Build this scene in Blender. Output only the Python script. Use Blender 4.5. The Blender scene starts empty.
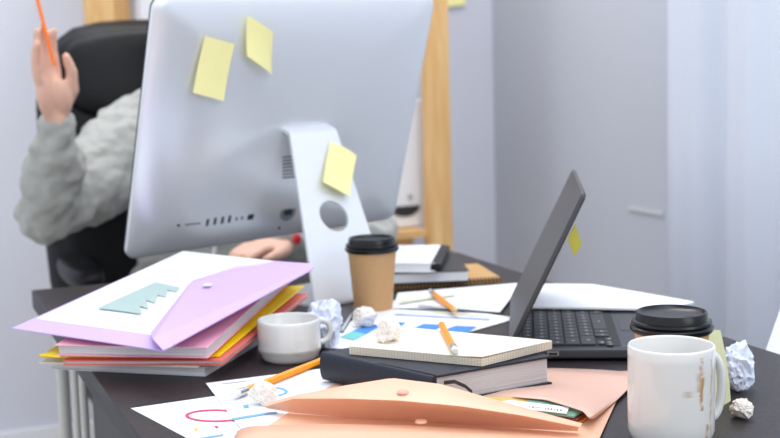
import bpy, bmesh, math, random
from mathutils import Vector, Matrix, noise
random.seed(7)
S = bpy.context.scene
# ------------------------------------------------------------------ camera, world, lights, exposure
F = 1300.0; TZ = 0.74; CAM_H = 0.37
pitch = math.atan((219-52)/F); roll = math.radians(1.5)
fw = Vector((0, math.cos(pitch), -math.sin(pitch)))
rt0 = Vector((1, 0, 0)); up0 = rt0.cross(fw)
up = math.cos(roll)*up0 + math.sin(roll)*rt0
rt = math.cos(roll)*rt0 - math.sin(roll)*up0
CAM = Vector((0, 0, TZ+CAM_H))
cd = bpy.data.cameras.new('camera'); cam = bpy.data.objects.new('camera', cd); S.collection.objects.link(cam)
m = Matrix((rt, up, -fw)).transposed().to_4x4(); m.translation = CAM
cam.matrix_world = m
cd.sensor_width = 36; cd.lens = F/780*36; cd.clip_start = 0.02
cd.dof.use_dof = True; cd.dof.focus_distance = 1.30; cd.dof.aperture_fstop = 6.8
S.camera = cam
W = bpy.data.worlds.new('world'); S.world = W; W.use_nodes = True
W.node_tree.nodes['Background'].inputs[0].default_value = (0.86, 0.92, 1.0, 1)
W.node_tree.nodes['Background'].inputs[1].default_value = 1.12
def area(name, loc, target, size, power, col=(1, 1, 1)):
    l = bpy.data.lights.new(name, 'AREA'); l.energy = power; l.size = size; l.color = col
    o = bpy.data.objects.new(name, l); S.collection.objects.link(o); o.location = loc
    o.rotation_euler = (Vector(target)-Vector(loc)).to_track_quat('-Z', 'Y').to_euler()
    return o
area('overhead_softlight', (0.5, 1.2, 2.9), (0.0, 1.7, 0.74), 1.3, 13, (1, 0.98, 0.96))  # unseen soft key light added above the desk, not a room lamp
area('window_light', (1.6, 0.2, 1.9), (-0.1, 2.1, 0.8), 1.2, 13, (0.95, 0.98, 1.0))
area('back_wall_fill', (-0.5, 3.0, 2.8), (-0.2, 4.1, 1.0), 1.2, 22, (0.97, 0.98, 1.0))  # fill light added out of view to brighten the back wall
area('curtain_fill', (0.35, 3.0, 2.8), (1.0, 2.4, 1.2), 1.0, 14, (0.97, 0.98, 1.0))  # added fill for the curtain and right wall, no lamp seen there
S.view_settings.view_transform = 'Standard'; S.view_settings.look = 'None'
S.view_settings.gamma = 1; S.view_settings.use_curve_mapping = False; S.view_settings.exposure = 0.08

# ------------------------------------------------------------------ helpers
def ray(x, y): return fw + rt*((x-390)/F) - up*((y-219)/F)
def at(x, y, h=0.0):            # point on the horizontal plane h above the desk
    d = ray(x, y); return CAM + d*((TZ+h-CAM.z)/d.z)
def atd(x, y, Y):
    d = ray(x, y); return CAM + d*(Y/d.y)
def onplane(x, y, p0, n):
    d = ray(x, y); return CAM + d*((p0-CAM).dot(n)/d.dot(n))
def s2l(c): return c/12.92 if c <= 0.04045 else ((c+0.055)/1.055)**2.4
def rgb(r, g, b): return tuple(s2l(v/255) for v in (r, g, b))+(1,)
MATS = {}
def mat(name, c, rough=0.5, metal=0, var=0.04, scale=40, bump=0, alpha=1, trans=0, sub=0, coat=0, spec=0.5):
    if name in MATS: return MATS[name]
    M = bpy.data.materials.new(name); M.use_nodes = True; nt = M.node_tree; b = nt.nodes['Principled BSDF']
    tc = nt.nodes.new('ShaderNodeTexCoord'); nz = nt.nodes.new('ShaderNodeTexNoise'); nz.inputs['Scale'].default_value = scale
    nz.inputs['Detail'].default_value = 4
    nt.links.new(tc.outputs['Object'], nz.inputs['Vector'])
    mx = nt.nodes.new('ShaderNodeMix'); mx.data_type = 'RGBA'
    mx.inputs[6].default_value = tuple(max(0, v*(1-var)) for v in c[:3])+(1,)
    mx.inputs[7].default_value = tuple(min(1, v*(1+var)) for v in c[:3])+(1,)
    nt.links.new(nz.outputs['Fac'], mx.inputs[0]); nt.links.new(mx.outputs[2], b.inputs['Base Color'])
    b.inputs['Roughness'].default_value = rough; b.inputs['Metallic'].default_value = metal
    b.inputs['Specular IOR Level'].default_value = spec
    b.inputs['Alpha'].default_value = alpha; b.inputs['Transmission Weight'].default_value = trans
    if sub: b.inputs['Subsurface Weight'].default_value = sub; b.inputs['Subsurface Scale'].default_value = 0.01
    if coat: b.inputs['Coat Weight'].default_value = coat
    if bump:
        bp = nt.nodes.new('ShaderNodeBump'); bp.inputs['Strength'].default_value = bump; bp.inputs['Distance'].default_value = 0.002
        nt.links.new(nz.outputs['Fac'], bp.inputs['Height']); nt.links.new(bp.outputs[0], b.inputs['Normal'])
    MATS[name] = M; return M
def wood(name, c1, c2, scale=(30, 30, 3), rough=0.5, dist=2, bump=0.0):
    M = bpy.data.materials.new(name); M.use_nodes = True; nt = M.node_tree; b = nt.nodes['Principled BSDF']
    tc = nt.nodes.new('ShaderNodeTexCoord'); mp = nt.nodes.new('ShaderNodeMapping'); mp.inputs['Scale'].default_value = scale
    nz = nt.nodes.new('ShaderNodeTexNoise'); nz.inputs['Scale'].default_value = 1; nz.inputs['Detail'].default_value = 6; nz.inputs['Distortion'].default_value = dist
    cr = nt.nodes.new('ShaderNodeValToRGB'); cr.color_ramp.elements[0].position = 0.3; cr.color_ramp.elements[1].position = 0.7
    cr.color_ramp.elements[0].color = c1; cr.color_ramp.elements[1].color = c2
    nt.links.new(tc.outputs['Object'], mp.inputs[0]); nt.links.new(mp.outputs[0], nz.inputs['Vector'])
    nt.links.new(nz.outputs['Fac'], cr.inputs[0]); nt.links.new(cr.outputs[0], b.inputs['Base Color']); b.inputs['Roughness'].default_value = rough; b.inputs['Specular IOR Level'].default_value = 0.28
    if bump:
        bp = nt.nodes.new('ShaderNodeBump'); bp.inputs['Strength'].default_value = bump; bp.inputs['Distance'].default_value = 0.001
        nt.links.new(nz.outputs['Fac'], bp.inputs['Height']); nt.links.new(bp.outputs[0], b.inputs['Normal'])
    return M

def tag(o, label, cat, group=None, kind=None):
    o['label'] = label; o['category'] = cat
    if group: o['group'] = group
    if kind: o['kind'] = kind
    return o
def empty(name, loc, label, cat, group=None):
    o = bpy.data.objects.new(name, None); S.collection.objects.link(o); o.location = loc
    o.empty_display_size = 0.05
    bpy.context.view_layer.update()
    return tag(o, label, cat, group)
def build(name, bm, mats, parent=None, smooth=True, bevel=0, seg=2, label=None, angle=35):
    me = bpy.data.meshes.new(name); 
    bmesh.ops.recalc_face_normals(bm, faces=bm.faces)
    # origin at the centre of the geometry's base
    lo = Vector((min(v.co.x for v in bm.verts), min(v.co.y for v in bm.verts), min(v.co.z for v in bm.verts)))
    hi = Vector((max(v.co.x for v in bm.verts), max(v.co.y for v in bm.verts), max(v.co.z for v in bm.verts)))
    org = Vector(((lo.x+hi.x)/2, (lo.y+hi.y)/2, lo.z))
    if parent is not None: org2 = parent_world(parent)
    for v in bm.verts: v.co -= org
    bm.to_mesh(me); bm.free()
    for mm in (mats if isinstance(mats, (list, tuple)) else [mats]): me.materials.append(mm)
    o = bpy.data.objects.new(name, me); S.collection.objects.link(o)
    if parent is not None:
        o.parent = parent; o.location = org - org2
    else: o.location = org
    if smooth:
        me.polygons.foreach_set('use_smooth', [True]*len(me.polygons))
        try: me.set_sharp_from_angle(angle=math.radians(angle))
        except Exception: pass
    if bevel:
        b = o.modifiers.new('bevel', 'BEVEL'); b.width = bevel; b.segments = seg; b.limit_method = 'ANGLE'; b.angle_limit = math.radians(40)
    if label: o['label'] = label
    return o
def parent_world(p):
    w = Vector(p.location); q = p.parent
    while q is not None: w += Vector(q.location); q = q.parent
    return w
def slab(bm, P, thick, mi=0, nu=1, nv=1, f=None, down=True):
    """sheet from 4 corners (order around), thickness below; f(u,v)->extra offset vector"""
    P = [Vector(p) for p in P]
    n = (P[1]-P[0]).cross(P[3]-P[0]).normalized()
    if n.z < 0 and abs(n.z) > 0.05: n = -n
    def pt(u, v):
        q = P[0]*(1-u)*(1-v)+P[1]*u*(1-v)+P[2]*u*v+P[3]*(1-u)*v
        if f: q = q + f(u, v)
        return q
    T = [[bm.verts.new(pt(i/nu, j/nv)) for i in range(nu+1)] for j in range(nv+1)]
    B = [[bm.verts.new(pt(i/nu, j/nv)-n*thick) for i in range(nu+1)] for j in range(nv+1)]
    fs = []
    for j in range(nv):
        for i in range(nu):
            fs.append(bm.faces.new((T[j][i], T[j][i+1], T[j+1][i+1], T[j+1][i])))
            fs.append(bm.faces.new((B[j][i], B[j+1][i], B[j+1][i+1], B[j][i+1])))
    for i in range(nu):
        fs.append(bm.faces.new((T[0][i], B[0][i], B[0][i+1], T[0][i+1]))); fs.append(bm.faces.new((T[nv][i], T[nv][i+1], B[nv][i+1], B[nv][i])))
    for j in range(nv):
        fs.append(bm.faces.new((T[j][0], T[j+1][0], B[j+1][0], B[j][0]))); fs.append(bm.faces.new((T[j][nu], B[j][nu], B[j+1][nu], T[j+1][nu])))
    for q in fs: q.material_index = mi
    return n
def prism(bm, pts, vec, mi=0):
    """polygon extruded along vec"""
    pts = [Vector(p) for p in pts]; vec = Vector(vec)
    a = [bm.verts.new(p) for p in pts]; b = [bm.verts.new(p+vec) for p in pts]; n = len(a)
    fs = [bm.faces.new(a[::-1]), bm.faces.new(b)]
    for i in range(n): fs.append(bm.faces.new((a[i], a[(i+1) % n], b[(i+1) % n], b[i])))
    for q in fs: q.material_index = mi
def poly(bm, pts, mi=0):
    q = bm.faces.new([bm.verts.new(Vector(p)) for p in pts]); q.material_index = mi
def box(bm, c, ax, ay, az, sx, sy, sz, mi=0):
    c = Vector(c); ax, ay, az = (Vector(a).normalized() for a in (ax, ay, az))
    base = [c+ax*sx/2*i+ay*sy/2*j-az*sz/2 for i, j in ((-1, -1), (1, -1), (1, 1), (-1, 1))]
    prism(bm, base, az*sz, mi)
def tube(bm, pts, rad, seg=12, mi=0, flat=None, caps=True):
    """round tube through pts; rad number or list; flat=(dir, k): squash along dir by k"""
    pts = [Vector(p) for p in pts]; n = len(pts)
    if not isinstance(rad, (list, tuple)): rad = [rad]*n
    rings = []; pu = None
    for i, p in enumerate(pts):
        t = (pts[min(i+1, n-1)]-pts[max(i-1, 0)]).normalized()
        if pu is None: u = t.orthogonal().normalized()
        else: u = (pu-t*pu.dot(t)).normalized()
        pu = u; w = t.cross(u)
        ring = []
        for k in range(seg):
            a = 2*math.pi*k/seg; d = (u*math.cos(a)+w*math.sin(a))*rad[i]
            if flat: fd = Vector(flat[0]).normalized(); d = d - fd*d.dot(fd)*(1-flat[1])
            ring.append(bm.verts.new(p+d))
        rings.append(ring)
    fs = []
    for i in range(n-1):
        for k in range(seg):
            fs.append(bm.faces.new((rings[i][k], rings[i][(k+1) % seg], rings[i+1][(k+1) % seg], rings[i+1][k])))
    if caps: fs.append(bm.faces.new(rings[0][::-1])); fs.append(bm.faces.new(rings[-1]))
    for q in fs: q.material_index = mi
def lathe(bm, base, prof, seg=48, mi=0, axis=Vector((0, 0, 1)), close=False, mif=None):
    """prof: list of (r, h); r==0 ends in a pole"""
    base = Vector(base); u = axis.orthogonal().normalized(); w = axis.cross(u)
    rings = []
    for r, h in prof:
        if r < 1e-7: rings.append([bm.verts.new(base+axis*h)])
        else: rings.append([bm.verts.new(base+axis*h+(u*math.cos(2*math.pi*k/seg)+w*math.sin(2*math.pi*k/seg))*r) for k in range(seg)])
    for i in range(len(rings)-1):
        A, B = rings[i], rings[i+1]
        for k in range(seg):
            k2 = (k+1) % seg
            if len(A) == 1 and len(B) == 1: continue
            if len(A) == 1: q = bm.faces.new((A[0], B[k], B[k2]))
            elif len(B) == 1: q = bm.faces.new((A[k], B[0], A[k2]))
            else: q = bm.faces.new((A[k], A[k2], B[k2], B[k]))
            q.material_index = mi if mif is None else mif(i)
def ellipsoid(bm, c, ax, ay, az, r, seg=16, mi=0):
    c = Vector(c); ax, ay, az = (Vector(a).normalized() for a in (ax, ay, az))
    M = Matrix((ax*r[0], ay*r[1], az*r[2])).transposed().to_4x4(); M.translation = c
    bmesh.ops.create_uvsphere(bm, u_segments=seg, v_segments=seg//2+2, radius=1, matrix=M)
def circle_pts(c, n, r, k=24, squash=None):
    n = Vector(n).normalized(); u = n.orthogonal().normalized(); w = n.cross(u); c = Vector(c)
    return [c+(u*math.cos(2*math.pi*i/k)+w*math.sin(2*math.pi*i/k))*r for i in range(k)]
Z = Vector((0, 0, 1))

# ------------------------------------------------------------------ materials
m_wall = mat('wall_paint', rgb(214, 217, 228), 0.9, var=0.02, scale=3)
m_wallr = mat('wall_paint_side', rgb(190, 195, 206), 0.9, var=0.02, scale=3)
m_floor = wood('floor_boards', rgb(186, 180, 176), rgb(208, 203, 198), (2, 12, 2), 0.5)
m_desk = wood('desk_dark_wood', rgb(38, 33, 35), rgb(56, 50, 52), (60, 60, 60), 0.42, 3, 0.15)
m_deskedge = wood('desk_edge_wood', rgb(46, 45, 47), rgb(68, 66, 67), (8, 8, 160), 0.5, 1, 0.2)
m_legmetal = mat('painted_metal', rgb(205, 203, 198), 0.4, var=0.02)
m_pine = wood('pine_wood', rgb(214, 166, 106), rgb(236, 198, 142), (30, 30, 2.2), 0.55, 2)
m_white = mat('white_plastic', rgb(236, 238, 243), 0.35, var=0.01)
m_black = mat('black_leather', rgb(17, 17, 20), 0.45, var=0.1, scale=120, bump=0.2, spec=0.25)
m_blackpl = mat('black_plastic', rgb(20, 20, 22), 0.4, var=0.05, spec=0.3)
m_grey = mat('grey_plastic', rgb(70, 72, 78), 0.5)
m_alu = mat('brushed_aluminium', rgb(232, 235, 239), 0.30, metal=0.45, var=0.01, scale=8)
m_alu2 = mat('stand_aluminium', rgb(232, 235, 239), 0.42, metal=0.4, var=0.01, scale=8)
m_dark = mat('dark_port', rgb(38, 40, 45), 0.5)
m_vent = mat('vent_grey', rgb(95, 98, 104), 0.5)
m_paper = mat('white_paper', rgb(245, 247, 252), 0.75, var=0.01, scale=20)
m_cream = mat('cream_paper', rgb(243, 238, 224), 0.8, var=0.02, scale=300)
m_pages = None
m_ball_cream = mat('crumpled_cream_paper', rgb(240, 232, 224), 0.8, var=0.02)
m_ball_blue = mat('crumpled_bluish_paper', rgb(226, 232, 250), 0.75, var=0.02)
m_cera = mat('glazed_ceramic', rgb(226, 226, 224), 0.12, var=0.005, coat=0.3)
m_kraft = mat('kraft_cardboard', rgb(205, 160, 112), 0.75, var=0.05, scale=200)
m_kraft2 = mat('kraft_cover', rgb(200, 158, 104), 0.8, var=0.06, scale=150)
m_coil = mat('coil_brown', rgb(110, 78, 52), 0.5)
m_lid = mat('black_lid_plastic', rgb(18, 19, 22), 0.28, var=0.03, spec=0.35)
m_sticky = mat('yellow_sticky_paper', rgb(250, 242, 172), 0.8, var=0.03)
m_sticky2 = mat('olive_sticky_paper', rgb(224, 224, 176), 0.8, var=0.03)
m_purple = mat('purple_plastic', rgb(208, 178, 236), 0.35, var=0.02, scale=10)
m_pink = mat('pink_cover', rgb(246, 172, 196), 0.5, var=0.02)
m_yellow = mat('yellow_plastic', rgb(252, 218, 20), 0.4, var=0.02)
m_coral = mat('coral_cover', rgb(236, 120, 112), 0.5, var=0.03)
m_beige = mat('beige_cover', rgb(222, 214, 200), 0.6, var=0.03)
m_lgrey = mat('pale_grey_cover', rgb(216, 218, 224), 0.5, var=0.02)
m_navy = mat('navy_leatherette', rgb(34, 39, 53), 0.48, var=0.08, scale=300, bump=0.2, spec=0.35)
m_blackcov = mat('black_book_cover', rgb(46, 48, 54), 0.5, var=0.05)
m_lapt = mat('laptop_grey', rgb(74, 74, 78), 0.42, metal=0.2, var=0.02, spec=0.4)
m_laptd = mat('laptop_deck', rgb(70, 72, 80), 0.45, metal=0.3, var=0.02)
m_key = mat('laptop_key', rgb(36, 37, 41), 0.4, var=0.03)
m_keyl = mat('key_legend', rgb(190, 192, 198), 0.5)
m_screen = mat('screen_glass', rgb(12, 12, 15), 0.08)
m_orange = mat('orange_pencil_paint', rgb(255, 158, 8), 0.35, var=0.02)
m_orange2 = mat('reddish_pencil_paint', rgb(255, 120, 6), 0.35, var=0.02)
m_silver = mat('ferrule_metal', rgb(205, 205, 205), 0.3, metal=0.9)
m_eraser = mat('white_eraser', rgb(235, 232, 226), 0.7)
m_tip = mat('sharpened_wood', rgb(224, 186, 140), 0.7)
m_lead = mat('graphite', rgb(50, 50, 52), 0.5)
m_peach = mat('peach_plastic', rgb(255, 205, 172), 0.38, var=0.015, scale=8)
def translucent(M, col, k):
    nt = M.node_tree; b = nt.nodes['Principled BSDF']; out = nt.nodes['Material Output']
    t = nt.nodes.new('ShaderNodeBsdfTranslucent'); t.inputs[0].default_value = col
    mx = nt.nodes.new('ShaderNodeMixShader'); mx.inputs[0].default_value = k
    nt.links.new(b.outputs[0], mx.inputs[1]); nt.links.new(t.outputs[0], mx.inputs[2]); nt.links.new(mx.outputs[0], out.inputs[0])
translucent(m_peach, rgb(255, 140, 95), 0.12)
m_peachd = mat('peach_plastic_thin', rgb(252, 208, 188), 0.35, var=0.01, scale=8, alpha=0.82)
m_peacho = mat('peach_snap', rgb(240, 180, 155), 0.35)
m_blue = mat('print_blue', rgb(72, 142, 220), 0.7)
m_lblue = mat('print_light_blue', rgb(120, 178, 240), 0.7)
m_teal = mat('print_teal', rgb(120, 205, 205), 0.7)
m_prnred = mat('print_pink_red', rgb(226, 60, 110), 0.7)
m_prngrey = mat('print_grey', rgb(186, 190, 198), 0.7)
m_prngreen = mat('print_grey_green', rgb(172, 194, 191), 0.7)
m_prnlime = mat('print_lime', rgb(226, 234, 196), 0.7)
m_prnblk = mat('print_black', rgb(50, 50, 60), 0.7)
m_prnor = mat('print_orange', rgb(240, 200, 90), 0.7)
m_gcov = mat('green_blue_cover', rgb(120, 170, 150), 0.35, var=0.5, scale=60)
m_brcov = mat('dark_red_cover', rgb(120, 42, 30), 0.4, var=0.4, scale=80)
m_orcov = mat('orange_cover', rgb(240, 150, 40), 0.4, var=0.3, scale=60)
m_olive = mat('olive_gold_cover', rgb(205, 176, 90), 0.5, var=0.1)
m_skin = mat('skin', rgb(230, 184, 162), 0.5, var=0.05, scale=30, sub=0.15)
m_hair = mat('dark_hair', rgb(50, 36, 28), 0.5, var=0.2, scale=80)
m_hood = mat('grey_marl_fabric', rgb(176, 176, 171), 0.95, var=0.07, scale=220, bump=0.3)
m_cord = mat('white_cord', rgb(238, 238, 238), 0.8)
m_red = mat('red_plastic', rgb(225, 50, 60), 0.4)
m_jeans = mat('dark_trousers', rgb(52, 56, 70), 0.9, var=0.1)
m_shoe = mat('shoe_leather', rgb(60, 50, 46), 0.6)
def pages_mat():
    M = bpy.data.materials.new('page_edges'); M.use_nodes = True; nt = M.node_tree; b = nt.nodes['Principled BSDF']
    tc = nt.nodes.new('ShaderNodeTexCoord'); mp = nt.nodes.new('ShaderNodeMapping'); mp.inputs['Scale'].default_value = (1.5, 1.5, 1700)
    nz = nt.nodes.new('ShaderNodeTexNoise'); nz.inputs['Scale'].default_value = 1; nz.inputs['Detail'].default_value = 3
    cr = nt.nodes.new('ShaderNodeValToRGB'); cr.color_ramp.elements[0].position = 0.35; cr.color_ramp.elements[1].position = 0.65
    cr.color_ramp.elements[0].color = rgb(176, 176, 180); cr.color_ramp.elements[1].color = rgb(224, 223, 224)
    nt.links.new(tc.outputs['Object'], mp.inputs[0]); nt.links.new(mp.outputs[0], nz.inputs['Vector'])
    nt.links.new(nz.outputs['Fac'], cr.inputs[0]); nt.links.new(cr.outputs[0], b.inputs['Base Color']); b.inputs['Roughness'].default_value = 0.8
    return M
m_pages = pages_mat()
def mug_mat():
    """white glaze with brown dried coffee runs on the side that faces the camera"""
    M = bpy.data.materials.new('stained_ceramic'); M.use_nodes = True; nt = M.node_tree; b = nt.nodes['Principled BSDF']
    L = nt.links; N = nt.nodes.new
    tc = N('ShaderNodeTexCoord'); sp = N('ShaderNodeSeparateXYZ'); L.new(tc.outputs['Object'], sp.inputs[0])
    def math_(op, a, b_=None, clamp=False):
        n = N('ShaderNodeMath'); n.operation = op; n.use_clamp = clamp
        for i, v in enumerate((a, b_)):
            if v is None: continue
            if isinstance(v, (int, float)): n.inputs[i].default_value = v
            else: L.new(v, n.inputs[i])
        return n.outputs[0]
    nz = N('ShaderNodeTexNoise'); nz.inputs['Scale'].default_value = 55; nz.inputs['Detail'].default_value = 5; L.new(tc.outputs['Object'], nz.inputs['Vector'])
    nz2 = N('ShaderNodeTexNoise'); nz2.inputs['Scale'].default_value = 130; nz2.inputs['Detail'].default_value = 3; L.new(tc.outputs['Object'], nz2.inputs['Vector'])
    front = math_('LESS_THAN', sp.outputs['Y'], -0.005)
    tot = None
    #       x0     slope  width  zlo   zhi  strength
    for x0, sl, wd, zl, zh, st in ((0.0205, 0.0, 0.0028, 0.036, 0.086, 1.3), (0.0190, 0.0, 0.0065, 0.054, 0.072, 0.8), (0.0315, 0.0, 0.0017, 0.010, 0.082, 0.7), (0.0270, 0.0, 0.0030, 0.0, 0.022, 1.0), (0.0070, 0.0, 0.0070, 0.050, 0.056, 0.5)):
        wob = math_('MULTIPLY', math_('SUBTRACT', nz.outputs['Fac'], 0.5), 0.008)
        xx = math_('ABSOLUTE', math_('ADD', math_('SUBTRACT', sp.outputs['X'], x0), wob))
        if sl: xx = math_('ABSOLUTE', math_('ADD', math_('ADD', math_('SUBTRACT', sp.outputs['X'], x0-sl*0.04), math_('MULTIPLY', sp.outputs['Z'], -sl*-1.0)), wob))
        k = math_('SUBTRACT', 1.0, math_('DIVIDE', xx, wd), True)
        k = math_('MULTIPLY', k, math_('GREATER_THAN', sp.outputs['Z'], zl)); k = math_('MULTIPLY', k, math_('LESS_THAN', sp.outputs['Z'], zh))
        k = math_('MULTIPLY', k, st)
        tot = k if tot is None else math_('MAXIMUM', tot, k)
    patch = math_('MULTIPLY', math_('SUBTRACT', nz2.outputs['Fac'], 0.33), 4.5, True)
    f = math_('MULTIPLY', math_('MULTIPLY', tot, patch), front, True)
    mx = N('ShaderNodeMix'); mx.data_type = 'RGBA'; mx.inputs[6].default_value = rgb(230, 229, 226); mx.inputs[7].default_value = rgb(186, 142, 92)
    L.new(f, mx.inputs[0]); L.new(mx.outputs[2], b.inputs['Base Color']); b.inputs['Roughness'].default_value = 0.12
    b.inputs['Coat Weight'].default_value = 0.3
    return M
m_mug = mug_mat()
def curtain_mat():
    M = bpy.data.materials.new('sheer_curtain'); M.use_nodes = True; nt = M.node_tree
    out = nt.nodes['Material Output']; b = nt.nodes['Principled BSDF']; b.inputs['Base Color'].default_value = rgb(238, 242, 250); b.inputs['Roughness'].default_value = 0.9
    nz = nt.nodes.new('ShaderNodeTexNoise'); nz.inputs['Scale'].default_value = 600
    mp = nt.nodes.new('ShaderNodeMapRange'); mp.inputs[3].default_value = 0.86; mp.inputs[4].default_value = 0.98
    nt.links.new(nz.outputs['Fac'], mp.inputs[0]); nt.links.new(mp.outputs[0], b.inputs['Alpha'])
    t = nt.nodes.new('ShaderNodeBsdfTranslucent'); t.inputs[0].default_value = rgb(238, 242, 250); mx = nt.nodes.new('ShaderNodeMixShader'); mx.inputs[0].default_value = 0.4
    nt.links.new(b.outputs[0], mx.inputs[1]); nt.links.new(t.outputs[0], mx.inputs[2]); nt.links.new(mx.outputs[0], out.inputs[0])
    return M
m_curt = curtain_mat()

# ------------------------------------------------------------------ room (axes of the desk)
A = Vector((math.cos(math.radians(21.6)), math.sin(math.radians(21.6)), 0))      # along the short far edge, to the right
B = Vector((A.y, -A.x, 0))                                                       # along the long edges, towards the camera
corner = atd(495, 200, 4.12); corner.z = 0
def struct(name, bm, m_, label=None, **k):
    o = build(name, bm, m_, **k); o['kind'] = 'structure'
    if label: o['label'] = label
    return o
bm = bmesh.new(); box(bm, corner-A*2+B*2.2-Z*0.05, A, B, Z, 7, 7.5, 0.1); struct('floor', bm, m_floor, smooth=False)
bm = bmesh.new(); box(bm, corner-A*2.2-B*0.06+Z*1.45, A, B, Z, 4.6, 0.12, 2.9); struct('wall_back', bm, m_wall, smooth=False)
bm = bmesh.new(); box(bm, corner-A*2.2+B*0.008+Z*0.04, A, B, Z, 4.38, 0.016, 0.08); struct('baseboard_back', bm, m_white, smooth=False)
bm = bmesh.new(); box(bm, corner-A*0.008+B*2.1+Z*0.04, A, B, Z, 0.016, 4.16, 0.08); struct('baseboard_right', bm, m_white, smooth=False)
# curtain along the right wall
def wall_t(x, off):
    """distance along B from the corner where the plane off in front of the right wall meets picture column x"""
    d = ray(x, 200); p0 = corner-A*off; p = CAM+d*((p0-CAM).dot(A)/d.dot(A)); return (p-corner).dot(B)
t0 = wall_t(672, 0.13)
w0, w1, wz0, wz1 = t0+0.10, t0+1.75, 0.30, 2.40
bm = bmesh.new()
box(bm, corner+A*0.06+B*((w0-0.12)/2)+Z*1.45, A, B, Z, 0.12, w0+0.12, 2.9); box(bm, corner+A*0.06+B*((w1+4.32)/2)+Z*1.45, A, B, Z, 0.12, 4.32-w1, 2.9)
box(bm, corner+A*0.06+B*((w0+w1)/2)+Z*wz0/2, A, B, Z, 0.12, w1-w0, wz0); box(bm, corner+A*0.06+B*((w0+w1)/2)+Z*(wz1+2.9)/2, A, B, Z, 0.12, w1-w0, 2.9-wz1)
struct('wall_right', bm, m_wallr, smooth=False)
bm = bmesh.new(); wm = (w0+w1)/2
for b_, z_, sb, sz in ((w0+.025, (wz0+wz1)/2, .05, wz1-wz0), (w1-.025, (wz0+wz1)/2, .05, wz1-wz0), (wm, (wz0+wz1)/2, .07, wz1-wz0), (wm, wz0+.025, w1-w0, .05), (wm, wz1-.025, w1-w0, .05)):
    box(bm, corner+A*0.08+B*b_+Z*z_, A, B, Z, 0.05, sb, sz)
wf = struct('window_1', bm, m_white, smooth=False)
bm = bmesh.new(); box(bm, corner+A*0.085+B*wm+Z*(wz0+wz1)/2, A, B, Z, 0.006, w1-w0-.06, wz1-wz0-.06); build('pane', bm, mat('window_glass', (0.9, 0.95, 1, 1), 0.02, alpha=0.12), wf, smooth=False)
bm = bmesh.new(); nn = 260; L_ = 1.9; rows = []
for zi, z in enumerate((0.03, 0.9, 1.8, 2.62)):
    row = []
    for i in range(nn+1):
        s = i/nn*L_
        ph = s*2*math.pi/0.26
        amp = 0.024*(0.75+0.35*math.sin(s*7.3+1))
        off = 0.13+amp*math.sin(ph+0.8*math.sin(s*5.1)+0.12*zi)+0.008*math.sin(ph*2.7+zi*0.5)
        row.append(bm.verts.new(corner-A*off+B*(t0+s)+Z*z))
    rows.append(row)
for j in range(3):
    for i in range(nn): bm.faces.new((rows[j][i], rows[j][i+1], rows[j+1][i+1], rows[j+1][i]))
cu = build('curtain', bm, m_curt); so = cu.modifiers.new('s', 'SOLIDIFY'); so.thickness = 0.0012
tag(cu, 'sheer white floor-length curtain hanging in soft folds on the right wall', 'curtain')
bm = bmesh.new(); tube(bm, [corner-A*0.13+B*(t0-0.15)+Z*2.64, corner-A*0.13+B*(t0+L_)+Z*2.64], 0.014)
o = build('curtain_rod', bm, m_white); tag(o, 'white rod along the wall above the sheer curtain', 'curtain rod')
for q in (-0.1, 0.9, 1.85):
    bm = bmesh.new(); tube(bm, [corner+B*(t0+q)+Z*2.64, corner-A*0.13+B*(t0+q)+Z*2.64], 0.008); build('bracket', bm, m_white, o)
# thin box drawn for a faint pale streak on the right wall
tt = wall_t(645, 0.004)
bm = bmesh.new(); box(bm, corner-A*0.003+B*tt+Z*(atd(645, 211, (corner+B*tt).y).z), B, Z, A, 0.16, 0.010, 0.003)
o = build('wall_streak', bm, mat('pale_streak', rgb(206, 206, 210), 0.8)); tag(o, 'short pale beige streak on the grey wall left of the curtain', 'wall strip')

# ------------------------------------------------------------------ wooden shelf unit against the back wall
shelf_off = 0.42
def back_t(x, off):
    d = ray(x, 100); p0 = corner+B*off; p = CAM+d*((p0-CAM).dot(B)/d.dot(B)); return (p-corner).dot(A)
def back_z(x, y, off):
    d = ray(x, y); p0 = corner+B*off; return (CAM+d*((p0-CAM).dot(B)/d.dot(B))).z
tR0, tR1 = back_t(424.5, shelf_off), back_t(447, shelf_off)
tL0, tL1 = back_t(91, shelf_off), back_t(111, shelf_off)
pw = tR1-tR0
sh = empty('shelf_unit', corner+B*shelf_off+A*(tL0+tR1)/2, 'open pine shelf unit with tall square posts standing against the back wall', 'shelf')
def post(t, off, w, z1=2.3, d=0.045):
    bm = bmesh.new(); box(bm, corner+B*off+A*t+Z*z1/2, A, B, Z, w, d, z1); build('post', bm, m_pine, sh, smooth=False, bevel=0.003)
post((tR0+tR1)/2, shelf_off, pw); post((tR0+tR1)/2, 0.07, pw)
tLm = back_t(103, shelf_off)
post(tLm, shelf_off, pw); post(back_t(122, 0.10), 0.10, pw*0.95)
zs = back_z(405, 231, shelf_off)
for z in (0.15, zs-0.012, 1.62, 2.15):
    bm = bmesh.new(); box(bm, corner+B*(shelf_off+0.07)/2+A*((tLm+(tR0+tR1)/2)/2)+Z*z, A, B, Z, abs((tR0+tR1)/2-tLm)-pw, 0.34, 0.02)
    build('shelf_board', bm, m_pine, sh, smooth=False)
bm = bmesh.new(); tz = back_t(393, 0.30); box(bm, corner+B*0.32+A*tz+Z*(zs-0.26), A, B, Z, 0.07, 0.04, 0.46); build('brace', bm, m_pine, sh, smooth=False)
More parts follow.
